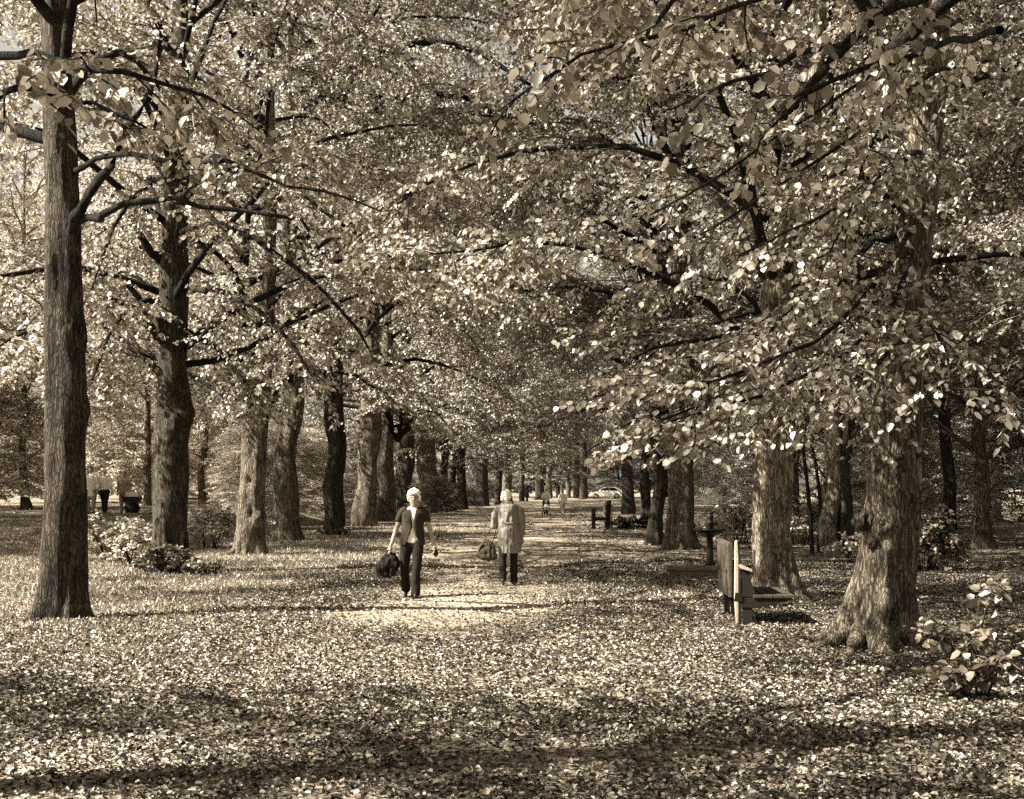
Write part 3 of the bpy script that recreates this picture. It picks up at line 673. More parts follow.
def grass(n):
    X = g.uniform(-16, -2.5, n); Y = g.uniform(12, 60, n)
    pn = np.array([mnoise.noise(Vector((a * .5, b * .5, 3))) for a, b in zip(X, Y)])
    k = g.uniform(0, 1, n) < smooth(3.0, 5.5, -(X - .04 * Y) + pn) * (.7 + pn)
    X = X[k]; Y = Y[k]
    X2 = g.normal(1.9, 1.0, 5000); Y2 = g.normal(21, 3.0, 5000); X = np.concatenate([X, X2]); Y = np.concatenate([Y, Y2])
    n = len(X); Z = gz(X, Y) - .01; h = g.uniform(.03, .10, n)
    a = g.uniform(0, 6.28, n); w_ = .006 + .00012 * Y * 2
    dx = np.cos(a) * w_; dy = np.sin(a) * w_; lx = g.normal(0, .5, n) * h; ly = g.normal(0, .5, n) * h
    V = np.stack([np.stack([X - dx, Y - dy, Z], 1), np.stack([X + dx, Y + dy, Z], 1), np.stack([X + lx, Y + ly, Z + h], 1)], 1).reshape(-1, 3)
    return np_mesh('grass', V, np.arange(3 * n), 3, tone=g.uniform(0, 1, n))
tag(link('grass', grass(260000), M['grass']), 'short grass growing along the verge under the left trees', 'grass', kind='stuff')
#@@OBJECTS
# ------------------------------------------------------------------ solid-object helpers
def finish(bm_, name, mat, parent, smooth_=False, bevel=0):
    if bevel:
        bmesh.ops.bevel(bm_, geom=bm_.edges[:], offset=bevel, segments=2, affect='EDGES', profile=.6)
    me = bpy.data.meshes.new(name); bm_.to_mesh(me); bm_.free()
    if smooth_: me.polygons.foreach_set('use_smooth', np.ones(len(me.polygons), bool))
    return link(name, me, mat, parent)

def add_hexa(bm_, c8):
    vs = [bm_.verts.new(c) for c in c8]
    for f in ((0, 3, 2, 1), (4, 5, 6, 7), (0, 1, 5, 4), (1, 2, 6, 5), (2, 3, 7, 6), (3, 0, 4, 7)): bm_.faces.new([vs[i] for i in f])

def box(name, x0, x1, y0, y1, z0, z1, mat, parent, bevel=.006, shear=0):
    b = bmesh.new()
    add_hexa(b, [(x0, y0, z0), (x1, y0, z0), (x1, y1, z0), (x0, y1, z0), (x0 + shear, y0, z1), (x1 + shear, y0, z1), (x1 + shear, y1, z1), (x0 + shear, y1, z1)])
    return finish(b, name, mat, parent, False, bevel)

def prism(name, poly_xz, y0, y1, mat, parent, bevel=.005):
    b = bmesh.new()
    A = [b.verts.new((x, y0, z)) for x, z in poly_xz]; B = [b.verts.new((x, y1, z)) for x, z in poly_xz]
    n = len(A); b.faces.new(A); b.faces.new(B[::-1])
    for i in range(n): b.faces.new([A[i], B[i], B[(i + 1) % n], A[(i + 1) % n]])
    bmesh.ops.recalc_face_normals(b, faces=b.faces[:])
    return finish(b, name, mat, parent, False, bevel)

def lathe(name, prof, mat, parent, loc=(0, 0, 0), seg=28, axis_='z'):
    b = bmesh.new(); rings = []
    for r, z in prof:
        rings.append([b.verts.new((r * math.cos(6.28318 * s / seg), r * math.sin(6.28318 * s / seg), z)) for s in range(seg)])
    for a, c in zip(rings, rings[1:]):
        for s in range(seg): b.faces.new([a[s], a[(s + 1) % seg], c[(s + 1) % seg], c[s]])
    b.faces.new(rings[0][::-1]); b.faces.new(rings[-1])
    if axis_ == 'x': bmesh.ops.rotate(b, verts=b.verts[:], cent=(0, 0, 0), matrix=Matrix.Rotation(R(90), 3, 'Y'))
    if axis_ == 'y': bmesh.ops.rotate(b, verts=b.verts[:], cent=(0, 0, 0), matrix=Matrix.Rotation(R(90), 3, 'X'))
    bmesh.ops.recalc_face_normals(b, faces=b.faces[:])
    bmesh.ops.translate(b, verts=b.verts[:], vec=loc)
    o = finish(b, name, mat, parent, True); return o

def loft_bm(b, rows, seg=20, K=None, ref='y'):
    """closed smooth loft through rows (x, y, z, r1, r2)"""
    K = K or max(6, len(rows) * 4); c = resample(rows, K); c[:, 3:] = np.maximum(c[:, 3:], .002)
    T = unit(np.gradient(c[:, :3], axis=0))
    rings = []
    for i in range(K):
        t = Vector(T[i]); y = Vector((0, 1, 0)) if abs(t.y) < .85 and ref == 'y' else Vector((0, 0, 1))
        if ref == 'x': y = Vector((1, 0, 0))
        v = (y - y.dot(t) * t).normalized(); u = v.cross(t)
        if K > 0 and i in (0, K - 1): pass
        rings.append([b.verts.new(Vector(c[i, :3]) + u * c[i, 3] * math.cos(6.28318 * s / seg) + v * c[i, 4] * math.sin(6.28318 * s / seg)) for s in range(seg)])
    for a, d in zip(rings, rings[1:]):
        for s in range(seg): b.faces.new([a[s], a[(s + 1) % seg], d[(s + 1) % seg], d[s]])
    for end, sg in ((0, -1), (K - 1, 1)):
        r = (c[end, 3] + c[end, 4]) / 2; p = Vector(c[end, :3]) + Vector(T[end]) * sg * r * .55
        pv = b.verts.new(p); rg = rings[end]
        mid = [b.verts.new(q.co.lerp(p, .45) + Vector(T[end]) * sg * r * .18) for q in rg]
        for s in range(seg):
            n = (s + 1) % seg
            b.faces.new([rg[s], rg[n], mid[n], mid[s]]); b.faces.new([mid[s], mid[n], pv])

def blob(name, lofts, voxel, mat, parent, smooth_it=3, wrinkle=0, seg=20, ref='y', hem=None):
    """union of lofts into ONE continuous surface"""
    b = bmesh.new()
    for l in lofts: loft_bm(b, l, seg, ref=ref)
    bmesh.ops.recalc_face_normals(b, faces=b.faces[:])
    me = bpy.data.meshes.new(name); b.to_mesh(me); b.free()
    o = bpy.data.objects.new(name, me); C.objects.link(o)
    m = o.modifiers.new('r', 'REMESH'); m.mode = 'VOXEL'; m.voxel_size = voxel; m.use_smooth_shade = True
    s = o.modifiers.new('s', 'SMOOTH'); s.factor = .5; s.iterations = smooth_it
    dg = bpy.context.evaluated_depsgraph_get(); dg.update()
    me2 = bpy.data.meshes.new_from_object(o.evaluated_get(dg))
    bpy.data.objects.remove(o); bpy.data.meshes.remove(me)
    me2.name = name
    if wrinkle:
        me2.update(); no = [v.normal.copy() for v in me2.vertices]
        for v, n in zip(me2.vertices, no):
            p = v.co
            f = mnoise.noise(Vector((p.x * 22, p.y * 22, p.z * 7))) + .6 * mnoise.noise(Vector((p.x * 9 + 4, p.y * 9, p.z * 16)))
            v.co = p + n * f * wrinkle
    if hem is not None:
        for v in me2.vertices:
            if v.co.z < hem: v.co.z = hem - (hem - v.co.z) * .04
    me2.materials.clear(); me2.materials.append(mat)
    return link(name, me2, None, parent)

def wrap(name, rows, mat, parent, thick=.006, seg=40, front=-1, extra=None, wrinkle=.004):
    """open-fronted garment: rows (z, cx, cy, rx, ry, gap_left, gap_right) gaps in degrees from the front centre"""
    K = 40; c = resample([(r_[1], r_[2], r_[0]) + tuple(r_[3:]) for r_ in rows], K); b = bmesh.new(); rg = []
    for (x, y, z, rx, ry, gl, gr) in c:
        row = []
        for s in range(seg + 1):
            a = R(gr + (360 - gr - gl) * s / seg)                 # from the front, turning through +x side
            px = x + rx * math.sin(a); py = y + front * ry * math.cos(a)
            w_ = mnoise.noise(Vector((px * 14, py * 14, z * 6))) * wrinkle
            row.append(b.verts.new((px + w_, py + w_, z)))
        rg.append(row)
    for a_, d in zip(rg, rg[1:]):
        for s in range(seg): b.faces.new([a_[s], a_[s + 1], d[s + 1], d[s]])
    bmesh.ops.recalc_face_normals(b, faces=b.faces[:])
    bmesh.ops.solidify(b, geom=b.faces[:], thickness=thick)
    if extra:
        for l in extra: loft_bm(b, l, 18)
        bmesh.ops.recalc_face_normals(b, faces=b.faces[:])
    return finish(b, name, mat, parent, True)

def ell(x, y, z, rx, ry, rz, n=7):
    """ellipsoid as loft rows stacked in z"""
    return [(x, y, z + rz * math.sin(t), rx * math.cos(t), ry * math.cos(t)) for t in np.linspace(-1.25, 1.25, n)]

def hand(wr, d, side, k=1.0, curl=.5, palm_n=(0, -1, 0)):
    """palm, four unequal curled fingers and a thumb from the side of the palm; wr wrist point, d hand direction, side = thumb side vector, palm_n = where the palm faces"""
    wr = Vector(wr); d = Vector(d).normalized(); s = Vector(side); s = (s - s.dot(d) * d).normalized(); n = Vector(palm_n); n = (n - n.dot(d) * d - n.dot(s) * s).normalized()
    L = []
    e = wr + d * .085 * k
    L.append([(*(wr - d * .01), .023 * k, .018 * k), (*(wr + d * .03 * k), .032 * k, .016 * k), (*(wr + d * .06 * k), .039 * k, .015 * k), (*e, .037 * k, .013 * k)])
    for i, (o, ln) in enumerate(((.029, .068), (.010, .078), (-.010, .072), (-.029, .056))):
        p0 = wr + d * .07 * k + s * o * k; p1 = p0 + (d + n * .12 * curl + s * o * 3) * .03 * k
        p2 = p1 + (d * (1 - .55 * curl) + n * curl * .9) * ln * .5 * k; p3 = p2 + (d * (1 - 1.3 * curl) + n * curl * 1.1) * ln * .42 * k
        L.append([(*p0, .0095 * k, .0095 * k), (*p1, .0092 * k, .0092 * k), (*p2, .0085 * k, .0085 * k), (*p3, .007 * k, .007 * k)])
    t0 = wr + d * .025 * k + s * .022 * k; t1 = t0 + (d * .6 + s * .8) * .035 * k; t2 = t1 + (d * .9 + s * .2 + n * .5 * curl) * .03 * k
    L.append([(*t0, .013 * k, .012 * k), (*t1, .011 * k, .011 * k), (*t2, .009 * k, .009 * k)])
    return L

# ------------------------------------------------------------------ object materials
M['skin'] = plain('skin', .28, .5, nscale=60, amt=.06, bump=.02)
M['hair_white'] = plain('white_hair', .78, .6, nscale=160, amt=.15, bump=.6)
M['hair_dark'] = plain('dark_hair', .04, .5, nscale=160, amt=.3, bump=.5)
M['cardigan'] = plain('dark_knit', .026, .85, nscale=120, amt=.5, bump=.5)
M['trousers'] = plain('dark_trousers', .014, .95, nscale=40, amt=.4, bump=.3)
M['trousers_black'] = plain('black_trousers', .012, .8, nscale=40, amt=.3, bump=.2)
M['shirt'] = plain('white_shirt', .75, .8, nscale=40, amt=.05, bump=.15)
M['coat'] = plain('tan_coat', .17, .85, nscale=50, amt=.22, bump=.6, sat=.65)
M['shoe'] = plain('dark_shoe', .02, .4, nscale=30, amt=.3)
M['bag_black'] = plain('black_bag_cloth', .012, .9, nscale=50, amt=.5, bump=.5)
M['bag_brown'] = plain('brown_leather', .045, .8, nscale=40, amt=.3, bump=.4)
M['steel_dark'] = plain('dark_painted_iron', .012, .45, nscale=30, amt=.4, bump=.2)
M['wood_old'] = None
M['eye'] = plain('eye_dark', .02, .2, bump=0)
M['lip'] = plain('lips', .2, .5, bump=0)
M['stone'] = plain('weathered_stone', .10, .9, nscale=12, amt=.5, bump=.6)
M['car_paint'] = plain('white_car_paint', .8, .2, nscale=2, amt=.02, bump=0, coat=1)
M['glass'] = plain('car_glass', .02, .05, nscale=2, amt=.1, bump=0)
M['tyre'] = plain('tyre_rubber', .015, .8)
M['rim'] = plain('alloy', .5, .3, metal=.8, bump=0)
M['mid_cloth'] = plain('mid_cloth', .25, .85, nscale=40, amt=.2)
M['pale_cloth'] = plain('pale_cloth', .6, .85, nscale=40, amt=.1)
def wood(name, lo, hi):
    m, nt, p, o = newmat(name); tc = nt.nodes.new('ShaderNodeTexCoord'); mp = nt.nodes.new('ShaderNodeMapping'); mp.inputs['Scale'].default_value = (14, 1.2, 14)
    nt.links.new(tc.outputs['Object'], mp.inputs[0]); n = tex(nt, 'Noise', 3, mp.outputs[0], 8, .7); n2 = tex(nt, 'Noise', 6, tc.outputs['Object'], 5)
    a = nt.nodes.new('ShaderNodeMath'); a.operation = 'MULTIPLY_ADD'; nt.links.new(n2.outputs[0], a.inputs[0]); a.inputs[1].default_value = .6; nt.links.new(n.outputs[0], a.inputs[2])
    r = ramp(nt, [(.5, lo), (.95, hi)]); nt.links.new(a.outputs[0], r.inputs[0]); nt.links.new(r.outputs[0], p.inputs['Base Color']); p.inputs['Roughness'].default_value = .8; p.inputs['Specular IOR Level'].default_value = .12
    b = nt.nodes.new('ShaderNodeBump'); b.inputs['Strength'].default_value = .6; b.inputs['Distance'].default_value = .004; nt.links.new(n.outputs[0], b.inputs['Height']); nt.links.new(b.outputs[0], p.inputs['Normal'])
    return m
M['wood_old'] = wood('weathered_wood', .012, .055); M['wood_dark'] = wood('dark_wood', .005, .018); M['wood_pale'] = wood('pale_wood', .16, .4)  # frame tones dark, back post and armrest tones pale

def head(x, y, z, s=1.0, f=-1, k=1.0):
    """z = chin height; f = facing along y. rows for neck+skull+nose+ears"""
    H_ = .205 * s
    sk = [(x, y + f * .035 * s, z + .0, .030 * s, .030 * s), (x, y + f * .022 * s, z + .022 * s, .048 * s, .052 * s), (x, y + f * .010 * s, z + .06 * s, .064 * s, .078 * s), (x, y, z + .105 * s, .070 * s, .090 * s),
          (x, y - f * .006 * s, z + .15 * s, .068 * s, .088 * s), (x, y - f * .008 * s, z + .185 * s, .050 * s, .066 * s), (x, y - f * .01 * s, z + .203 * s, .026 * s, .036 * s)]
    nose = [(x, y + f * .083 * s, z + .110 * s, .008 * s, .010 * s), (x, y + f * .094 * s, z + .085 * s, .011 * s, .013 * s), (x, y + f * .094 * s, z + .070 * s, .014 * s, .012 * s)]
    brow = [(x - .04 * s, y + f * .072 * s, z + .122 * s, .010 * s, .010 * s), (x, y + f * .08 * s, z + .120 * s, .010 * s, .010 * s), (x + .04 * s, y + f * .072 * s, z + .122 * s, .010 * s, .010 * s)]
    ears = [[(x + q * .070 * s, y - f * .004 * s, z + .075 * s, .006 * s, .010 * s), (x + q * .078 * s, y - f * .008 * s, z + .10 * s, .009 * s, .017 * s), (x + q * .074 * s, y - f * .008 * s, z + .122 * s, .006 * s, .012 * s)] for q in (-1, 1)]
    return [sk, nose, brow] + ears

def face_bits(root, x, y, z, s=1.0, f=-1, glasses=False):
    for q in (-1, 1):
        lathe('eye', [(.002, -.006), (.009 * s, -.003), (.010 * s, 0), (.004, .004)], M['eye'], root, (x + q * .030 * s, y + f * .079 * s, z + .104 * s), 10, 'y')
    b = bmesh.new(); loft_bm(b, [(x - .022 * s, y + f * .078 * s, z + .043 * s, .005 * s, .005 * s), (x, y + f * .087 * s, z + .041 * s, .007 * s, .006 * s), (x + .022 * s, y + f * .078 * s, z + .043 * s, .005 * s, .005 * s)], 10)
    finish(b, 'mouth', M['lip'], root, True)

# ------------------------------------------------------------------ the woman walking towards us
def V3(x, py, Y, y=0): return (x, y, CAMH - (py - HY) * Y / F)
Y1 = CAMH * F / (597.0 - HY); X1 = (411 - CX) * Y1 / F
W1 = empty('person', (X1, Y1, float(gz(X1, Y1)) + .008), 'white-haired woman in dark short-sleeved cardigan walking towards us, bag in hand', 'person')
hx, hz = .045, 1.405
arm_l = [(-.11, 0, 1.31, .046, .046), (-.160, .01, 1.26, .042, .044), (-.190, .015, 1.15, .038, .040), (-.238, .02, 1.00, .034, .036), (-.275, 0, .88, .031, .030), (-.308, -.02, .79, .022, .020), (-.316, -.025, .765, .022, .018)]
arm_r = [(.17, 0, 1.31, .046, .046), (.220, .02, 1.26, .042, .044), (.250, .03, 1.15, .038, .040), (.297, .05, 1.00, .034, .036), (.328, .02, .89, .031, .030), (.352, -.02, .81, .022, .020), (.358, -.025, .79, .022, .018)]
body = [[(.02, .01, .80, .15, .10), (.02, .01, .95, .145, .10), (.025, .01, 1.08, .135, .10), (.032, .01, 1.2, .155, .11), (.035, .012, 1.31, .155, .085), (.038, .015, 1.36, .09, .06), (.042, .01, 1.40, .056, .056), (.045, -.002, 1.47, .054, .056)],
        arm_l, arm_r,
        [(-.06, .01, .84, .09, .095), (-.085, .02, .64, .075, .08), (-.09, .04, .47, .055, .06), (-.088, .12, .28, .048, .052), (-.086, .20, .11, .034, .036)],
        [(.10, 0, .84, .09, .095), (.095, -.05, .64, .075, .08), (.085, -.09, .47, .055, .06), (.078, -.10, .28, .048, .052), (.075, -.10, .09, .034, .036)]]
body += head(hx, -.01, hz, 1.12)
body += hand((-.316, -.025, .765), (-.25, -.1, -1), (.25, -1, 0), 1.0, .85, (1, .2, 0))
body += hand((.358, -.025, .79), (.12, -.2, -1), (-.3, -1, 0), 1.0, .75, (-1, .2, 0))
blob('body', body, .0065, M['skin'], W1, 2)
face_bits(W1, hx, -.01, hz, 1.12)
# thin glasses
bg_ = bmesh.new()
for q in (-1, 1):
    pts_ = [(hx + q * .035 + .026 * math.cos(a), -.116, hz + .116 + .018 * math.sin(a)) for a in np.linspace(0, 6.28, 15)]
    loft_bm(bg_, [p + (.0026, .0026) for p in pts_], 6)
    loft_bm(bg_, [(hx + q * .060, -.113, hz + .119, .002, .002), (hx + q * .078, -.06, hz + .119, .002, .002), (hx + q * .083, 0, hz + .117, .002, .002)], 6)
loft_bm(bg_, [(hx - .009, -.118, hz + .117, .002, .002), (hx + .009, -.118, hz + .117, .002, .002)], 6)
finish(bg_, 'glasses', M['steel_dark'], W1, True)
# short layered white hair, swept to one side
blob('hair', [ell(hx, .014, hz + .170, .098, .108, .086), ell(hx - .035, -.04, hz + .205, .058, .062, .036), ell(hx + .036, -.035, hz + .203, .052, .062, .036), ell(hx - .082, -.005, hz + .125, .024, .06, .066), ell(hx + .083, -.003, hz + .130, .022, .058, .062),
              ell(hx, .078, hz + .11, .076, .046, .08), [(hx - .07, -.075, hz + .165, .016, .018), (hx - .015, -.108, hz + .186, .018, .018), (hx + .055, -.09, hz + .178, .016, .016)]], .007, M['hair_white'], W1, 2, .008)
# white top
blob('top', [[(.02, .005, .83, .155, .112), (.022, .005, .95, .155, .114), (.026, .005, 1.08, .146, .112), (.032, .005, 1.2, .164, .122), (.035, .008, 1.30, .158, .094), (.038, .01, 1.345, .11, .075)]], .010, M['shirt'], W1, 2, .003)
# open cardigan with cap sleeves
sl = [[(-.08, .01, 1.33, .066, .066), (-.125, .012, 1.31, .060, .060), (-.168, .014, 1.25, .052, .054), (-.196, .014, 1.165, .056, .054)], [(.13, .01, 1.33, .066, .066), (.18, .018, 1.31, .060, .060), (.226, .026, 1.25, .052, .054), (.254, .03, 1.165, .056, .054)]]
wrap('cardigan', [(.80, .015, .005, .20, .145, 30, 40), (.88, .018, .005, .188, .14, 22, 34), (.98, .022, .005, .172, .135, 12, 16), (1.07, .026, .005, .166, .132, 3, 3), (1.13, .03, .005, .168, .132, 3, 3), (1.2, .032, .005, .176, .136, 6, 6), (1.28, .034, .006, .18, .122, 11, 11), (1.335, .036, .01, .135, .095, 18, 18), (1.37, .04, .016, .08, .07, 48, 48)], M['cardigan'], W1, extra=sl, wrinkle=.012)
blob('trousers', [[(.02, .01, .78, .165, .12), (.02, .01, .86, .158, .116), (.02, .01, .92, .150, .108)],
                  [(-.06, .01, .84, .098, .108), (-.088, .02, .64, .085, .094), (-.095, .04, .46, .068, .076), (-.095, .12, .27, .068, .074), (-.09, .19, .10, .070, .078)],
                  [(.10, 0, .84, .098, .108), (.10, -.05, .64, .085, .094), (.09, -.09, .46, .070, .076), (.082, -.10, .27, .070, .076), (.08, -.10, .055, .074, .084)]], .009, M['trousers'], W1, 2, .007)
for (sx, sy, sz, tilt) in ((-.088, .20, .02, .06), (.078, -.11, 0, 0)):
    blob('shoe', [[(sx, sy + .075, .045 + sz + tilt, .030, .036), (sx, sy + .02, .050 + sz + tilt * .6, .038, .040), (sx, sy - .06, .034 + sz * .5, .044, .030), (sx, sy - .125, .026, .036, .022)]], .007, M['shoe'], W1, 2, ref='x')
# her bag
Wb = empty('holdall', (X1 - .345, Y1 - .03, .34), 'slouchy black bag hanging from the hand of the woman walking towards us', 'bag')
blob('bag_body', [[(-.15, 0, .05, .05, .07), (-.09, 0, .11, .11, .09), (.03, 0, .20, .12, .09), (.10, 0, .27, .075, .06)], [(-.15, 0, .10, .05, .07), (-.08, 0, .02, .05, .08), (.06, 0, .01, .045, .08)], [(.04, 0, .03, .06, .08), (.10, 0, .12, .06, .08), (.13, 0, .23, .04, .06)], [(-.17, 0, .13, .03, .05), (-.08, 0, .25, .03, .05), (.04, 0, .315, .025, .04)]], .011, M['bag_black'], Wb, 1, .024)
b = bmesh.new()
for yy in (-.035, .035):
    loft_bm(b, [(-.06, yy, .24, .008, .008), (-.035, yy * .6, .34, .007, .007), (.0, yy * .3, .378, .008, .008), (.045, yy * .5, .355, .007, .007), (.11, yy, .27, .008, .008)], 8)
finish(b, 'handle', M['bag_black'], Wb, True)
Wc = empty('small_purse', (X1 + .38, Y1 - .05, .64), 'small dark purse in the other hand of the woman walking towards us', 'purse')
blob('purse_body', [ell(0, 0, .03, .042, .03, .05)], .007, M['bag_black'], Wc, 2, .004)
b = bmesh.new(); loft_bm(b, [(-.02, 0, .06, .004, .004), (-.015, 0, .085, .004, .004), (.0, 0, .095, .004, .004), (.018, 0, .07, .004, .004)], 8); finish(b, 'loop', M['bag_black'], Wc, True)

# ------------------------------------------------------------------ the woman walking away
Y2 = CAMH * F / (586.5 - HY); X2 = (508 - CX) * Y2 / F
W2 = empty('person', (X2, Y2, float(gz(X2, Y2)) + .008), 'white-haired woman in hooded tan coat and black trousers walking away', 'person')
hx2, hz2 = -.03, 1.395
body = [[(.02, 0, .80, .16, .115), (.01, 0, 1.0, .15, .11), (0, 0, 1.2, .17, .12), (0, 0, 1.30, .15, .09), (-.01, .01, 1.36, .06, .055), (-.025, .02, 1.45, .05, .05)],
        [(-.15, 0, 1.29, .05, .05), (-.205, -.01, 1.2, .044, .044), (-.235, 0, 1.02, .036, .036), (-.24, .12, 1.02, .032, .032), (-.22, .20, 1.04, .024, .024)],
        [(.15, 0, 1.29, .05, .05), (.205, 0, 1.2, .044, .044), (.232, .02, 1.0, .036, .036), (.24, .06, .86, .030, .030), (.24, .08, .79, .022, .02)],
        [(-.07, 0, .84, .09, .095), (-.085, -.02, .6, .07, .075), (-.09, -.04, .42, .052, .056), (-.085, -.10, .24, .046, .05), (-.08, -.13, .09, .034, .036)],
        [(.09, 0, .84, .09, .095), (.10, .03, .6, .07, .075), (.10, .03, .42, .052, .056), (.10, .01, .24, .046, .05), (.10, -.01, .09, .034, .036)]]
body += head(hx2, .03, hz2, 1.0, 1)
body += hand((-.22, .20, 1.04), (.3, 1, .1), (0, .1, 1), 1.0, .8, (1, 0, 0))
body += hand((.24, .08, .79), (0, .15, -1), (0, 1, .1), 1.0, .55, (-1, 0, 0))
blob('body', body, .0065, M['skin'], W2, 2)
face_bits(W2, hx2, .03, hz2, 1.0, 1)
blob('hair', [ell(hx2, .0, hz2 + .130, .092, .10, .095), ell(hx2 - .045, -.03, hz2 + .10, .05, .06, .06), ell(hx2 + .045, -.035, hz2 + .12, .05, .055, .065), ell(hx2 - .055, -.02, hz2 + .055, .04, .05, .03), ell(hx2, -.055, hz2 + .075, .06, .04, .055), ell(hx2 + .01, -.03, hz2 + .18, .06, .06, .04)], .007, M['hair_white'], W2, 2, .009)
blob('coat', [[(.03, 0, .55, .185, .145), (.028, 0, .70, .195, .152), (.02, 0, .88, .198, .150), (.008, 0, 1.02, .182, .138), (0, 0, 1.15, .188, .138), (0, 0, 1.25, .19, .125), (-.005, 0, 1.32, .15, .10), (-.012, .01, 1.365, .085, .075)],
              [(-.13, 0, 1.31, .06, .065), (-.19, -.01, 1.25, .066, .07), (-.225, -.01, 1.12, .062, .064), (-.24, .0, 1.00, .056, .056), (-.242, .08, 1.005, .05, .05), (-.23, .15, 1.02, .045, .045)],
              [(.13, 0, 1.31, .06, .065), (.195, 0, 1.25, .066, .07), (.225, .005, 1.12, .060, .064), (.24, .03, .98, .054, .056), (.247, .06, .86, .050, .05)]], .010, M['coat'], W2, 1, .017, hem=.545)
blob('hood', [[(-.10, -.02, 1.345, .05, .045), (-.05, -.085, 1.335, .05, .05), (.03, -.105, 1.315, .055, .05), (.10, -.08, 1.325, .05, .045), (.12, -.01, 1.35, .04, .04)], [(-.06, -.09, 1.30, .04, .03), (.03, -.13, 1.27, .06, .035), (.12, -.09, 1.29, .04, .03)],
              [(-.09, .02, 1.37, .03, .03), (-.06, -.05, 1.395, .03, .028), (.0, -.07, 1.40, .03, .028), (.06, -.045, 1.39, .03, .028), (.08, .02, 1.37, .03, .03)]], .009, M['coat'], W2, 2, .007)
b = bmesh.new(); loft_bm(b, [(-.075, -.135, 1.055, .012, .004), (.01, -.143, 1.05, .012, .004), (.085, -.133, 1.052, .012, .004)], 10); finish(b, 'back_tab', M['coat'], W2, True)
b = bmesh.new(); loft_bm(b, [(.02, -.149, 1.0, .004, .005), (.025, -.158, .85, .005, .005), (.03, -.160, .70, .006, .006), (.03, -.156, .56, .006, .006)], 8); finish(b, 'back_seam', M['coat'], W2, True)
blob('trousers', [[(.01, 0, .78, .15, .11), (.01, 0, .9, .145, .105)], [(-.07, 0, .80, .092, .10), (-.082, -.02, .6, .076, .084), (-.088, -.04, .42, .066, .072), (-.085, -.10, .24, .062, .068), (-.082, -.13, .09, .062, .07)],
                  [(.09, 0, .80, .092, .10), (.10, .03, .6, .076, .084), (.10, .03, .42, .066, .072), (.10, .01, .24, .062, .068), (.10, -.01, .06, .062, .07)]], .009, M['trousers_black'], W2, 2, .006)
for (sx, sy, sz) in ((-.085, -.13, .04), (.10, -.01, 0)):
    blob('shoe', [[(sx, sy - .07, .042 + sz * 1.2, .030, .034), (sx, sy - .01, .048 + sz, .038, .038), (sx, sy + .07, .034 + sz * .4, .042, .028), (sx, sy + .13, .026, .034, .02)]], .007, M['shoe'], W2, 2, ref='x')
Wd = empty('handbag', (X2 - .36, Y2 + .02, .49), 'brown pleated handbag on the arm of the woman walking away', 'handbag')
blob('bag_body', [[(-.17, 0, .06, .04, .05), (-.06, 0, .035, .085, .06), (.05, 0, .025, .085, .06), (.15, 0, .02, .06, .05)], [(-.11, 0, .14, .05, .04), (-.05, 0, .20, .065, .035), (.05, 0, .21, .07, .035), (.11, 0, .16, .05, .04)], [(-.12, 0, .07, .09, .055), (.0, 0, .11, .10, .062), (.11, 0, .07, .09, .055)]], .009, M['bag_brown'], Wd, 2, .008)
b = bmesh.new()
loft_bm(b, [(-.15, -.03, .06, .006, .012), (-.12, -.045, .15, .006, .012), (-.07, -.04, .24, .006, .012)], 8); loft_bm(b, [(.07, -.04, .22, .006, .012), (.045, -.05, .12, .006, .012), (.06, -.055, .03, .006, .012)], 8)
finish(b, 'pleats', M['bag_black'], Wd, True)
b = bmesh.new(); loft_bm(b, [(-.06, -.02, .22, .008, .006), (-.02, -.02, .33, .008, .006), (.06, .02, .47, .008, .006), (.12, .09, .57, .008, .006), (.16, .10, .50, .008, .006), (.12, .03, .33, .008, .006), (.08, .02, .23, .008, .006)], 8); finish(b, 'strap', M['bag_brown'], Wd, True)

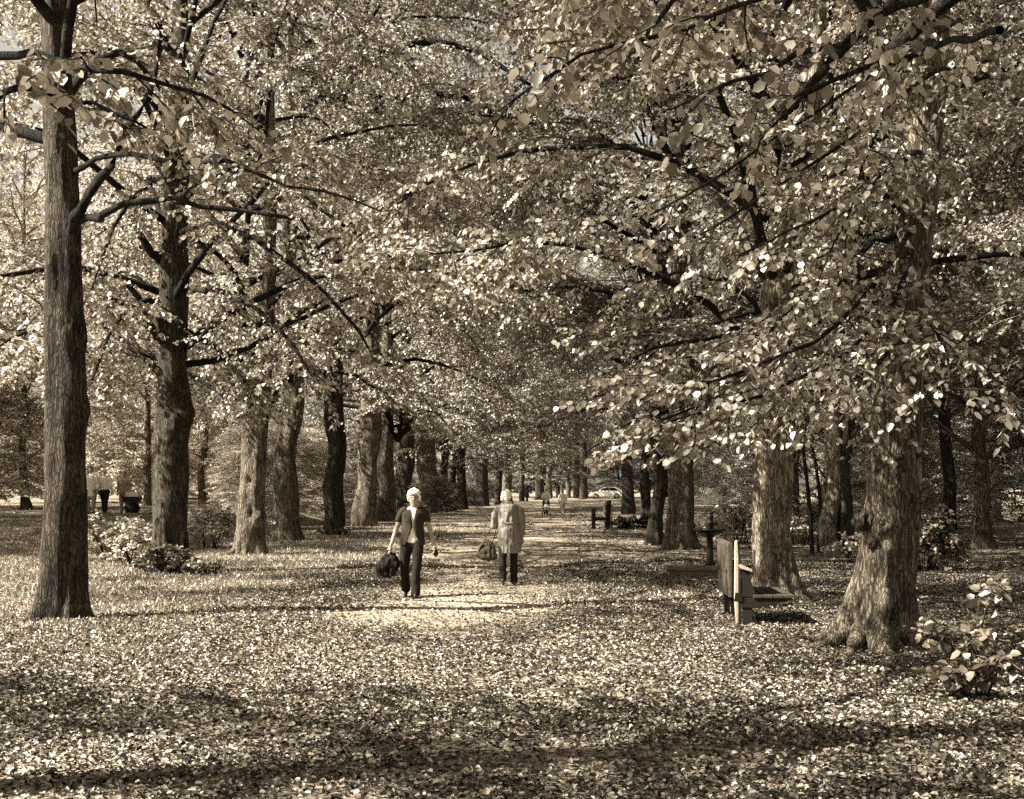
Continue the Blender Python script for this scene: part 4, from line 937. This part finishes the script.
# ------------------------------------------------------------------ smaller figures
def figure(X, Y, h, label, f=-1, top='shirt', low='trousers', hair='hair_dark', long_hair=False, top_len=.52, arms='down', stride=.1, skirt=False, z=None, group=None, vox=.016):
    z = float(gz(X, Y)) if z is None else z
    k = h / 1.7; root = empty('person', (X, Y, z + .01), label, 'person', group)
    S = lambda rows: [tuple(q * k for q in r_) for r_ in rows]
    if arms == 'push':
        al = [(-.17, 0, 1.36, .05, .05), (-.23, f * .02, 1.2, .044, .044), (-.24, f * .06, 1.08, .04, .04), (-.17, f * .28, 1.04, .032, .032)]
        ar = [(.17, 0, 1.36, .05, .05), (.23, f * .02, 1.2, .044, .044), (.24, f * .06, 1.08, .04, .04), (.17, f * .28, 1.04, .032, .032)]
        hd = lambda q: hand((q * .17 * k, f * .28 * k, 1.04 * k), (-q * .1, f, 0), (-q, 0, .2), k, .7, (0, 0, -1))
    else:
        al = [(-.17, 0, 1.36, .05, .05), (-.22, 0, 1.22, .044, .044), (-.245, -f * .03, 1.06, .038, .038), (-.25, f * .08, .84, .026, .026)]
        ar = [(.17, 0, 1.36, .05, .05), (.22, 0, 1.22, .044, .044), (.245, -f * .03, 1.06, .038, .038), (.25, f * .10, .84, .026, .026)]
        hd = lambda q: hand((q * .25 * k, f * .09 * k, .84 * k), (0, f * .1, -1), (0, f, 0), k, .5, (-q, 0, 0))
    lg = lambda q, s: [(q * .09, 0, .88, .095, .10), (q * .095, f * s * .4, .66, .08, .085), (q * .09, f * s * .6, .48, .058, .062), (q * .085, f * s * .7, .26, .05, .054), (q * .08, f * s * .8, .09, .035, .038)]
    L = [S([(0, 0, .85, .16, .11), (0, 0, 1.05, .14, .1), (0, 0, 1.25, .17, .12), (0, 0, 1.38, .15, .085), (0, 0, 1.43, .06, .055), (0, f * .01, 1.5, .05, .05)]), S(al), S(ar), S(lg(-1, stride)), S(lg(1, -stride))]
    L += head(0, f * .01 * k, 1.485 * k, k, f) + hd(-1) + hd(1)
    blob('body', L, .008, M['skin'], root, 1)
    face_bits(root, 0, f * .01 * k, 1.485 * k, k, f)
    hl = [ell(0, -f * .012 * k, 1.64 * k, .083 * k, .095 * k, .075 * k)]
    if long_hair: hl += [ell(0, -f * .06 * k, 1.52 * k, .085 * k, .05 * k, .13 * k)]
    blob('hair', hl, .01, M[hair], root, 1, .006)
    g_ = lambda rows, e: S([(a, b_, c_, d_ + e, e_ + e) for a, b_, c_, d_, e_ in rows])
    tz = 1.42 - top_len
    blob('top', [S([(0, 0, tz, .18, .135), (0, 0, (tz + 1.25) / 2, .168, .125), (0, 0, 1.25, .185, .135), (0, 0, 1.38, .16, .1), (0, 0, 1.43, .08, .07)]), g_(al[:3] + [tuple(np.array(al[2]) * .4 + np.array(al[3]) * .6)], .018), g_(ar[:3] + [tuple(np.array(ar[2]) * .4 + np.array(ar[3]) * .6)], .018)], vox, M[top], root, 1, .01)
    if skirt:
        blob('skirt', [S([(0, 0, .34, .2, .17), (0, 0, .6, .18, .15), (0, 0, .85, .17, .125), (0, 0, 1.0, .15, .11)])], vox, M[low], root, 1, .012)
    else:
        blob('trousers', [S([(0, 0, .83, .165, .12), (0, 0, .98, .155, .11)]), g_(lg(-1, stride), .02), g_(lg(1, -stride), .02)], vox, M[low], root, 1, .008)
    for q, s in ((-1, stride), (1, -stride)):
        yy = f * s * .8
        blob('shoe', [S([(q * .08, yy - f * .07, .045, .034, .036), (q * .08, yy, .05, .042, .042), (q * .08, yy + f * .08, .036, .045, .03), (q * .08, yy + f * .14, .027, .036, .02)])], .011, M['shoe'], root, 1, ref='x')
    return root
YF = 82.0
XA = (546 - CX) * YF / F; XB = (563 - CX) * YF / F
figure(XA, YF, 1.72, 'distant parent in pale top and black trousers pushing a pushchair', -1, 'shirt', 'trousers_black', 'hair_white', arms='push', stride=.12)
figure(XB, YF + .6, 1.62, 'distant dark-haired walker in pale clothes right of the pushchair', -1, 'shirt', 'pale_cloth', 'hair_dark', True, .62, stride=.2)
zf = float(gz(XA, YF))
PC = empty('pushchair', (XA, YF - .75, zf), 'dark pushchair with a small child pushed along the avenue', 'pushchair')
b = bmesh.new()
for q in (-1, 1):
    loft_bm(b, [(q * .2, .48, 1.03, .014, .014), (q * .22, .2, .75, .014, .014), (q * .23, -.25, .25, .014, .014), (q * .23, -.36, .1, .014, .014)], 8)
    loft_bm(b, [(q * .22, .1, .62, .013, .013), (q * .24, .3, .12, .013, .013)], 8)
loft_bm(b, [(-.2, .48, 1.03, .016, .016), (0, .5, 1.04, .016, .016), (.2, .48, 1.03, .016, .016)], 8)
loft_bm(b, [(-.23, .3, .12, .012, .012), (.23, .3, .12, .012, .012)], 8)
finish(b, 'frame', M['steel_dark'], PC, True)
blob('seat', [[(0, -.22, .34, .17, .05), (0, .05, .38, .18, .05), (0, .14, .55, .18, .05), (0, .2, .75, .17, .04)], [(0, -.30, .16, .15, .04), (0, -.22, .32, .16, .05)]], .015, M['bag_black'], PC, 2, ref='x')
for q in (-1, 1):
    for yy in (-.36, .3):
        wv_ = lathe('wheel', [(.05, -.025), (.105, -.022), (.115, 0), (.105, .022), (.05, .025)], M['tyre'], PC, (q * .25, yy, .115), 20, 'x')
        lathe('hub', [(.01, -.027), (.05, -.028), (.05, .028), (.01, .027)], M['rim'], wv_, (q * .25, yy, .115), 14, 'x')
CH = empty('person', (XA, YF - .8, zf + .42), 'small child in pale clothes sitting in the pushchair', 'person')
body = [[(0, .05, .0, .10, .09), (0, .08, .14, .10, .08), (0, .09, .24, .09, .06), (0, .08, .29, .04, .04)], [(-.08, .07, .23, .03, .03), (-.14, .0, .12, .026, .026), (-.09, -.09, .10, .022, .022)], [(.08, .07, .23, .03, .03), (.14, .0, .12, .026, .026), (.09, -.09, .10, .022, .022)],
        [(-.05, .03, 0, .05, .05), (-.07, -.16, .04, .042, .042), (-.07, -.22, -.1, .035, .035), (-.07, -.26, -.2, .03, .03)], [(.05, .03, 0, .05, .05), (.07, -.16, .04, .042, .042), (.07, -.22, -.1, .035, .035), (.07, -.26, -.2, .03, .03)]]
body += head(0, .06, .30, .82, -1) + hand((-.09, -.09, .10), (.4, -1, 0), (.5, 0, 1), .6, .6, (0, 0, -1)) + hand((.09, -.09, .10), (-.4, -1, 0), (-.5, 0, 1), .6, .6, (0, 0, -1))
blob('body', body, .008, M['skin'], CH, 1)
face_bits(CH, 0, .06, .30, .82, -1)
blob('clothes', [[(0, .05, -.02, .115, .105), (0, .08, .14, .115, .095), (0, .09, .26, .10, .07)], [(-.08, .07, .24, .04, .04), (-.14, .0, .13, .036, .036), (-.10, -.06, .11, .032, .032)], [(.08, .07, .24, .04, .04), (.14, .0, .13, .036, .036), (.10, -.06, .11, .032, .032)],
                 [(-.05, .03, 0, .06, .06), (-.07, -.16, .04, .052, .052), (-.07, -.22, -.1, .044, .044)], [(.05, .03, 0, .06, .06), (.07, -.16, .04, .052, .052), (.07, -.22, -.1, .044, .044)]], .011, M['shirt'], CH, 1, .005)
blob('hair', [ell(0, .075, .43, .072, .08, .058)], .01, M['hair_white'], CH, 1, .003)

YL = 46.0; kx = YL / F
zl = CAMH - (515 - HY) * kx
zz_ = lambda X: float(gz(X, YL))
figure((91 - CX) * kx, YL, 1.70, 'person in long pale jacket standing nearest the dark edge trunk', -1, 'shirt', 'mid_cloth', 'hair_dark', top_len=.75, stride=.05, group=None)
figure((102 - CX) * kx, YL + .3, 1.62, 'person in white shirt and dark lower clothes beside the long pale jacket', 1, 'shirt', 'trousers', 'hair_white', top_len=.5, stride=.22)
figure((114 - CX) * kx, YL + 1.2, 1.55, 'person in mid-toned clothes at the right of the group on the bank', -1, 'mid_cloth', 'mid_cloth', 'hair_dark', stride=.1)
Xb = (124 - CX) * kx
PB = empty('box_cart', (Xb, YL + 1.0, zz_(Xb)), 'dark low hand cart with a white box beside the group on the bank', 'cart')
box('tray', -.28, .28, -.2, .2, .42, .62, M['steel_dark'], PB); box('white_box', -.2, .24, -.16, .16, .623, .80, M['pale_cloth'], PB)
for q in (-1, 1): lathe('wheel', [(.03, -.02), (.2, -.02), (.21, 0), (.2, .02), (.03, .02)], M['tyre'], PB, (.0, q * .24, .21), 20, 'y')
b = bmesh.new(); loft_bm(b, [(-.28, 0, .5, .015, .015), (-.5, 0, .8, .015, .015), (-.6, 0, .95, .015, .015)], 8); loft_bm(b, [(.2, 0, .45, .015, .015), (.22, 0, .0, .015, .015)], 8); loft_bm(b, [(0, -.24, .21, .012, .012), (0, .24, .21, .012, .012)], 8); loft_bm(b, [(0, 0, .21, .02, .02), (0, 0, .44, .02, .02)], 8)
finish(b, 'frame', M['steel_dark'], PB, True)

# ------------------------------------------------------------------ benches
Yb = 15.45; kb = Yb / F; Xb0 = (741 - CX) * kb
def bpt(px, py): return ((px - 741) * kb, CAMH - (py - HY) * kb)
BN = empty('park_bench', (Xb0, Yb, float(gz(Xb0, Yb))), 'weathered wooden park bench seen end-on between the fountain and gnarled tree', 'bench', rz=R(-3))
LEN = 1.3
def poly(*pp): return [bpt(x, y) for x, y in pp]
for j, y0 in enumerate((0, LEN - .09)):
    prism('leg', poly((743, 605), (752, 605), (752.5, 628), (743.5, 628)), y0, y0 + .09, M['wood_dark'], BN)
    prism('back_post', poly((735.4, 543), (737.6, 542), (738.6, 560), (738.6, 626), (736.4, 626), (734.8, 600)), y0 + .003, y0 + .085, M['wood_pale' if j == 0 else 'wood_dark'], BN)  # sunlit left face of the back leg, its light painted as pale wood
    prism('rear_upright', poly((738.9, 548), (741.0, 560), (741.9, 627), (738.9, 627)), y0 + .001, y0 + .083, M['wood_dark'], BN)
    prism('seat_bearer', poly((736, 598.5), (742, 599.5), (790, 599.5), (794, 596.6), (790, 601.5), (772, 606.5), (755, 609.5), (740, 609)), y0 - .012, y0 + .07, M['wood_dark'], BN)
    prism('inner_upright', poly((742.2, 566), (748, 568), (751.5, 584), (756, 596), (756, 598.8), (742.4, 598.8)), y0 + .006, y0 + .08, M['wood_dark'], BN)
    prism('bracket', poly((735.0, 594), (734.0, 603), (742.6, 603.4), (742.6, 595)), y0 - .02, y0 - .0145, M['steel_dark'], BN, .001)
zc = bpt(0, 599.5)[1]
for q, (xa, xb) in enumerate(((753, 762.3), (763.3, 772.6), (773.6, 782.9), (783.9, 794))):
    x0 = bpt(xa, 0)[0]; x1 = bpt(xb, 0)[0]
    box('seat_slat', x0, x1, -.03, LEN + .03, zc + .001, zc + .036, M['wood_old'], BN, .004)
# the boarded back leans out on the path side
prism('backrest', poly((728.2, 547), (730, 543), (733.4, 545), (733.2, 600), (730.4, 600)), .06, 1.3, M['wood_old'], BN, .012)
prism('back_batten', poly((728, 572), (741.6, 572), (741.6, 576), (728, 576)), .2, .26, M['wood_dark'], BN, .002)
prism('back_batten', poly((728, 572), (741.6, 572), (741.6, 576), (728, 576)), 1.1, 1.16, M['wood_dark'], BN, .002)
prism('armrest', poly((738.5, 567), (741, 566), (752, 571), (752, 573.4), (740, 570)), -.02, .06, M['wood_pale'], BN, .003)

Yc = 52.3; kc = Yc / F; Xc = (601 - CX) * kc
B2 = empty('park_bench', (Xc, Yc, float(gz(Xc, Yc))), 'dark park bench far off before the white car', 'bench', rz=R(-2))
for j, y0 in enumerate((0, 1.5)):
    box('arm_post', -.34, -.22, y0, y0 + .09, 0, .82, M['steel_dark'], B2, .006)
    box('back_post', .22, .36, y0, y0 + .09, .0, 1.15, M['steel_dark'], B2, .006, .06)
    box('seat_bearer', -.36, .30, y0 + .01, y0 + .08, .36, .44, M['steel_dark'], B2, .004)
for q in range(4): box('seat_slat', -.22 + q * .115, -.12 + q * .115, -.04, 1.65, .441, .475, M['wood_old'], B2, .003)
for q in range(3): box('back_slat', .19 + q * .012, .217 + q * .012, -.04, 1.65, .55 + q * .2, .70 + q * .2, M['wood_old'], B2, .003)
SG = empty('litter_bin', ((608 - CX) * 56 / F, 56, float(gz(5, 56))), 'litter bin with a white lid just behind the far bench', 'litter bin')
box('bin_body', -.19, .19, -.19, .19, .0, .98, M['mid_cloth'], SG, .02); box('lid', -.24, .24, -.24, .24, .981, 1.10, M['car_paint'], SG, .03)

# ------------------------------------------------------------------ drinking fountain
Yd = 24.9; kd = Yd / F; Xd = (710 - CX) * kd
DF = empty('drinking_fountain', (Xd, Yd, float(gz(Xd, Yd)) + .19), 'black iron drinking fountain with wide bowl standing on the low stone step', 'fountain')
lathe('column', [(.10, 0), (.11, .02), (.085, .05), (.07, .08), (.062, .3), (.06, .52), (.08, .545), (.10, .56), (.16, .60), (.10, .61)], M['steel_dark'], DF)
lathe('bowl', [(.10, .575), (.16, .585), (.25, .625), (.31, .665), (.325, .68), (.325, .70), (.305, .70), (.24, .66), (.10, .645), (.05, .645)], M['steel_dark'], DF, seg=36)
lathe('spout_head', [(.05, .646), (.062, .66), (.06, .80), (.075, .82), (.055, .84), (.06, .90), (.075, .94), (.06, .97), (.045, .98), (.062, 1.0), (.062, 1.015), (.02, 1.03)], M['steel_dark'], DF)
SP = empty('stone_step', (Xd - .25, Yd, float(gz(Xd, Yd))), 'low dark stone step under the drinking fountain', 'step')
box('slab', -.62, .88, -.38, .45, .11, .19, M['stone'], SP, .012); box('plinth', -.58, .84, -.34, .41, -.03, .109, M['stone'], SP, .01)
# bollard far down the avenue
Xe = (527 - CX) * 134 / F
BO = empty('bollard', (Xe, 134, float(gz(Xe, 134))), 'lone dark bollard far down the avenue', 'bollard')
lathe('post', [(.14, 0), (.15, .03), (.12, .1), (.11, .85), (.13, .9), (.11, .95), (.1, 1.05), (.03, 1.12)], M['steel_dark'], BO)

# ------------------------------------------------------------------ white car
Yg = 156.5; kg = Yg / F; Xg = (589 - CX) * kg
CA = empty('parked_car', (Xg, Yg, float(gz(Xg, Yg)) + .03), 'white hatchback parked beyond the end of the avenue', 'car')
prof = [(0.0, .35), (.02, .62), (.12, .74), (.55, .86), (1.05, .93), (1.62, 1.34), (1.95, 1.44), (2.9, 1.44), (3.6, 1.30), (4.0, .95), (4.1, .60), (4.08, .32), (3.7, .22), (.35, .22)]
def carsec(w0):
    b = bmesh.new(); N_ = 9; secs = []
    for i in range(N_):
        t = i / (N_ - 1) * 2 - 1; y = t * w0 / 2; e = abs(t) ** 6
        secs.append([b.verts.new((2.05 + (x - 2.05) * (1 - .06 * e), y * (1 - .18 * max(0, (z - .9)) / .55), .8 + (z - .8) * (1 - .10 * e))) for x, z in prof])
    for a, d in zip(secs, secs[1:]):
        for s in range(len(prof)): n = (s + 1) % len(prof); b.faces.new([a[s], a[n], d[n], d[s]])
    b.faces.new(secs[0][::-1]); b.faces.new(secs[-1])
    bmesh.ops.recalc_face_normals(b, faces=b.faces[:]); return b
finish(carsec(1.7), 'body', M['car_paint'], CA, False, .02)
for q in (-1, 1):
    y0, y1 = (-.80, -.775) if q < 0 else (.775, .80)
    prism('side_window', [(1.30, .98), (1.72, 1.30), (2.35, 1.34), (2.35, .98)], y0, y1, M['glass'], CA, .004)
    prism('side_window', [(2.42, .98), (2.42, 1.34), (3.1, 1.32), (3.5, 1.0)], y0, y1, M['glass'], CA, .004)
    lathe('headlight', [(.01, -.02), (.09, -.02), (.1, 0), (.05, .03)], M['rim'], CA, (.06, q * .6, .68), 16, 'x')
    for xx in (.78, 3.3):
        wv_ = lathe('wheel', [(.2, -.1), (.31, -.1), (.33, -.06), (.33, .06), (.31, .1), (.2, .1)], M['tyre'], CA, (xx, q * .76, .33), 28, 'y')
        lathe('rim', [(.02, -.104), (.18, -.105), (.2, -.09), (.2, .09), (.18, .105), (.02, .104)], M['rim'], wv_, (xx, q * .76, .33), 20, 'y')
# brushwood heap right of the far bench
Yh = 53.0; Xh = (630 - CX) * Yh / F
BH = leafy('brushwood_heap', Xh, Yh, .8, .55, 900, .1, 'heap of dark brushwood and leaves between far bench and black trunk', 'brushwood', seed=77)
bb_ = bmesh.new()
for q in range(12):
    a = g.uniform(0, 3.14); x0 = g.uniform(-.5, .5); z0 = g.uniform(.05, .4); r0 = g.uniform(.02, .06); l0 = g.uniform(.4, .8)
    loft_bm(bb_, [(x0 - l0 * math.cos(a), -l0 * .3 * math.sin(a), z0, r0, r0), (x0, 0, z0 + .05, r0, r0), (x0 + l0 * math.cos(a), l0 * .4 * math.sin(a), max(.03, z0 - .1), r0 * .7, r0 * .7)], 8)
finish(bb_, 'cut_branches', M['limb'], BH, True)

# ------------------------------------------------------------------ labels of look-alikes: told apart by their order along the avenue
ORD = ['nearest', 'second', 'third', 'fourth', 'fifth', 'sixth', 'seventh', 'eighth', 'ninth', 'tenth', 'eleventh', 'twelfth', 'thirteenth', 'fourteenth', 'fifteenth', 'sixteenth', 'seventeenth', 'eighteenth', 'nineteenth', 'twentieth', 'twenty-first', 'twenty-second', 'twenty-third', 'twenty-fourth', 'twenty-fifth', 'twenty-sixth', 'twenty-seventh', 'twenty-eighth']
PH = {'woodland trees behind the left row': ('sunlit woodland tree behind the left row', 'nearest the viewer'), 'woodland trees behind the right row': ('shaded woodland tree behind the right row', 'nearest the viewer'),
      'distant trees of the left row': ('distant slim trunk of the left row', 'nearest'), 'distant trees closing the avenue': ('slender distant trunk closing the avenue', 'from the left'), 'remote trees across the end': ('remote tree beyond the avenue end', 'from the left'),
      'shrubs beyond the left row': ('sunlit low shrub on the verge beyond the left row', 'nearest'), 'tall bushes at the left woodland edge': ('tall pale bush at the left woodland edge', 'nearest'),
      'bushes behind the right row': ('shaded bush behind the right row', 'nearest'), 'undergrowth under the far left row': ('dark undergrowth shrub under the far left row', 'nearest'), 'bushes across the end': ('tall dark bush across the avenue end', 'from the left')}
from collections import defaultdict
gr_ = defaultdict(list)
for o in C.objects:
    if o.parent is None and o.get('group') in PH: gr_[o['group']].append(o)
for k_, L_ in gr_.items():
    ph, how = PH[k_]
    lr_ = how == 'from the left'
    L_.sort(key=lambda o: o.location.x / o.location.y if lr_ else o.location.y)
    for i, o in enumerate(L_):
        w_ = ('leftmost' if lr_ else 'nearest of its kind') if i == 0 else (ORD[i] + (' from the left' if lr_ else ' nearest'))
        o['label'] = ph + ', ' + w_

# burls on the gnarled tree
for (px, py, rp, sx) in [(861, 521, 12, 1), (867, 541, 7, 0), (893, 468, 6, 0), (893, 457, 5, 0), (915, 452, 5, 0), (880, 575, 5, 0)]:
    kk = R1.location.y / F; rr = rp * kk
    cx_ = {521: 885, 541: 884}.get(py, 892); off = (px - cx_) * kk; rad = 27 * kk
    yy = -math.sqrt(max(.0004, rad * rad - min(abs(off), rad * .97) ** 2))
    lx = (px - CX) * kk - R1.location.x; lz = CAMH - (py - HY) * kk - R1.location.z
    bo = blob('burl', [ell(lx, yy, lz, rr, rr * .8, rr * .8), ell(lx + rr * .5, yy - rr * .2, lz + rr * .3, rr * .5, rr * .5, rr * .5), ell(lx - rr * .4, yy - rr * .3, lz - rr * .2, rr * .5, rr * .5, rr * .5)], .008, M['bark_dark'], R1, 1, .03)
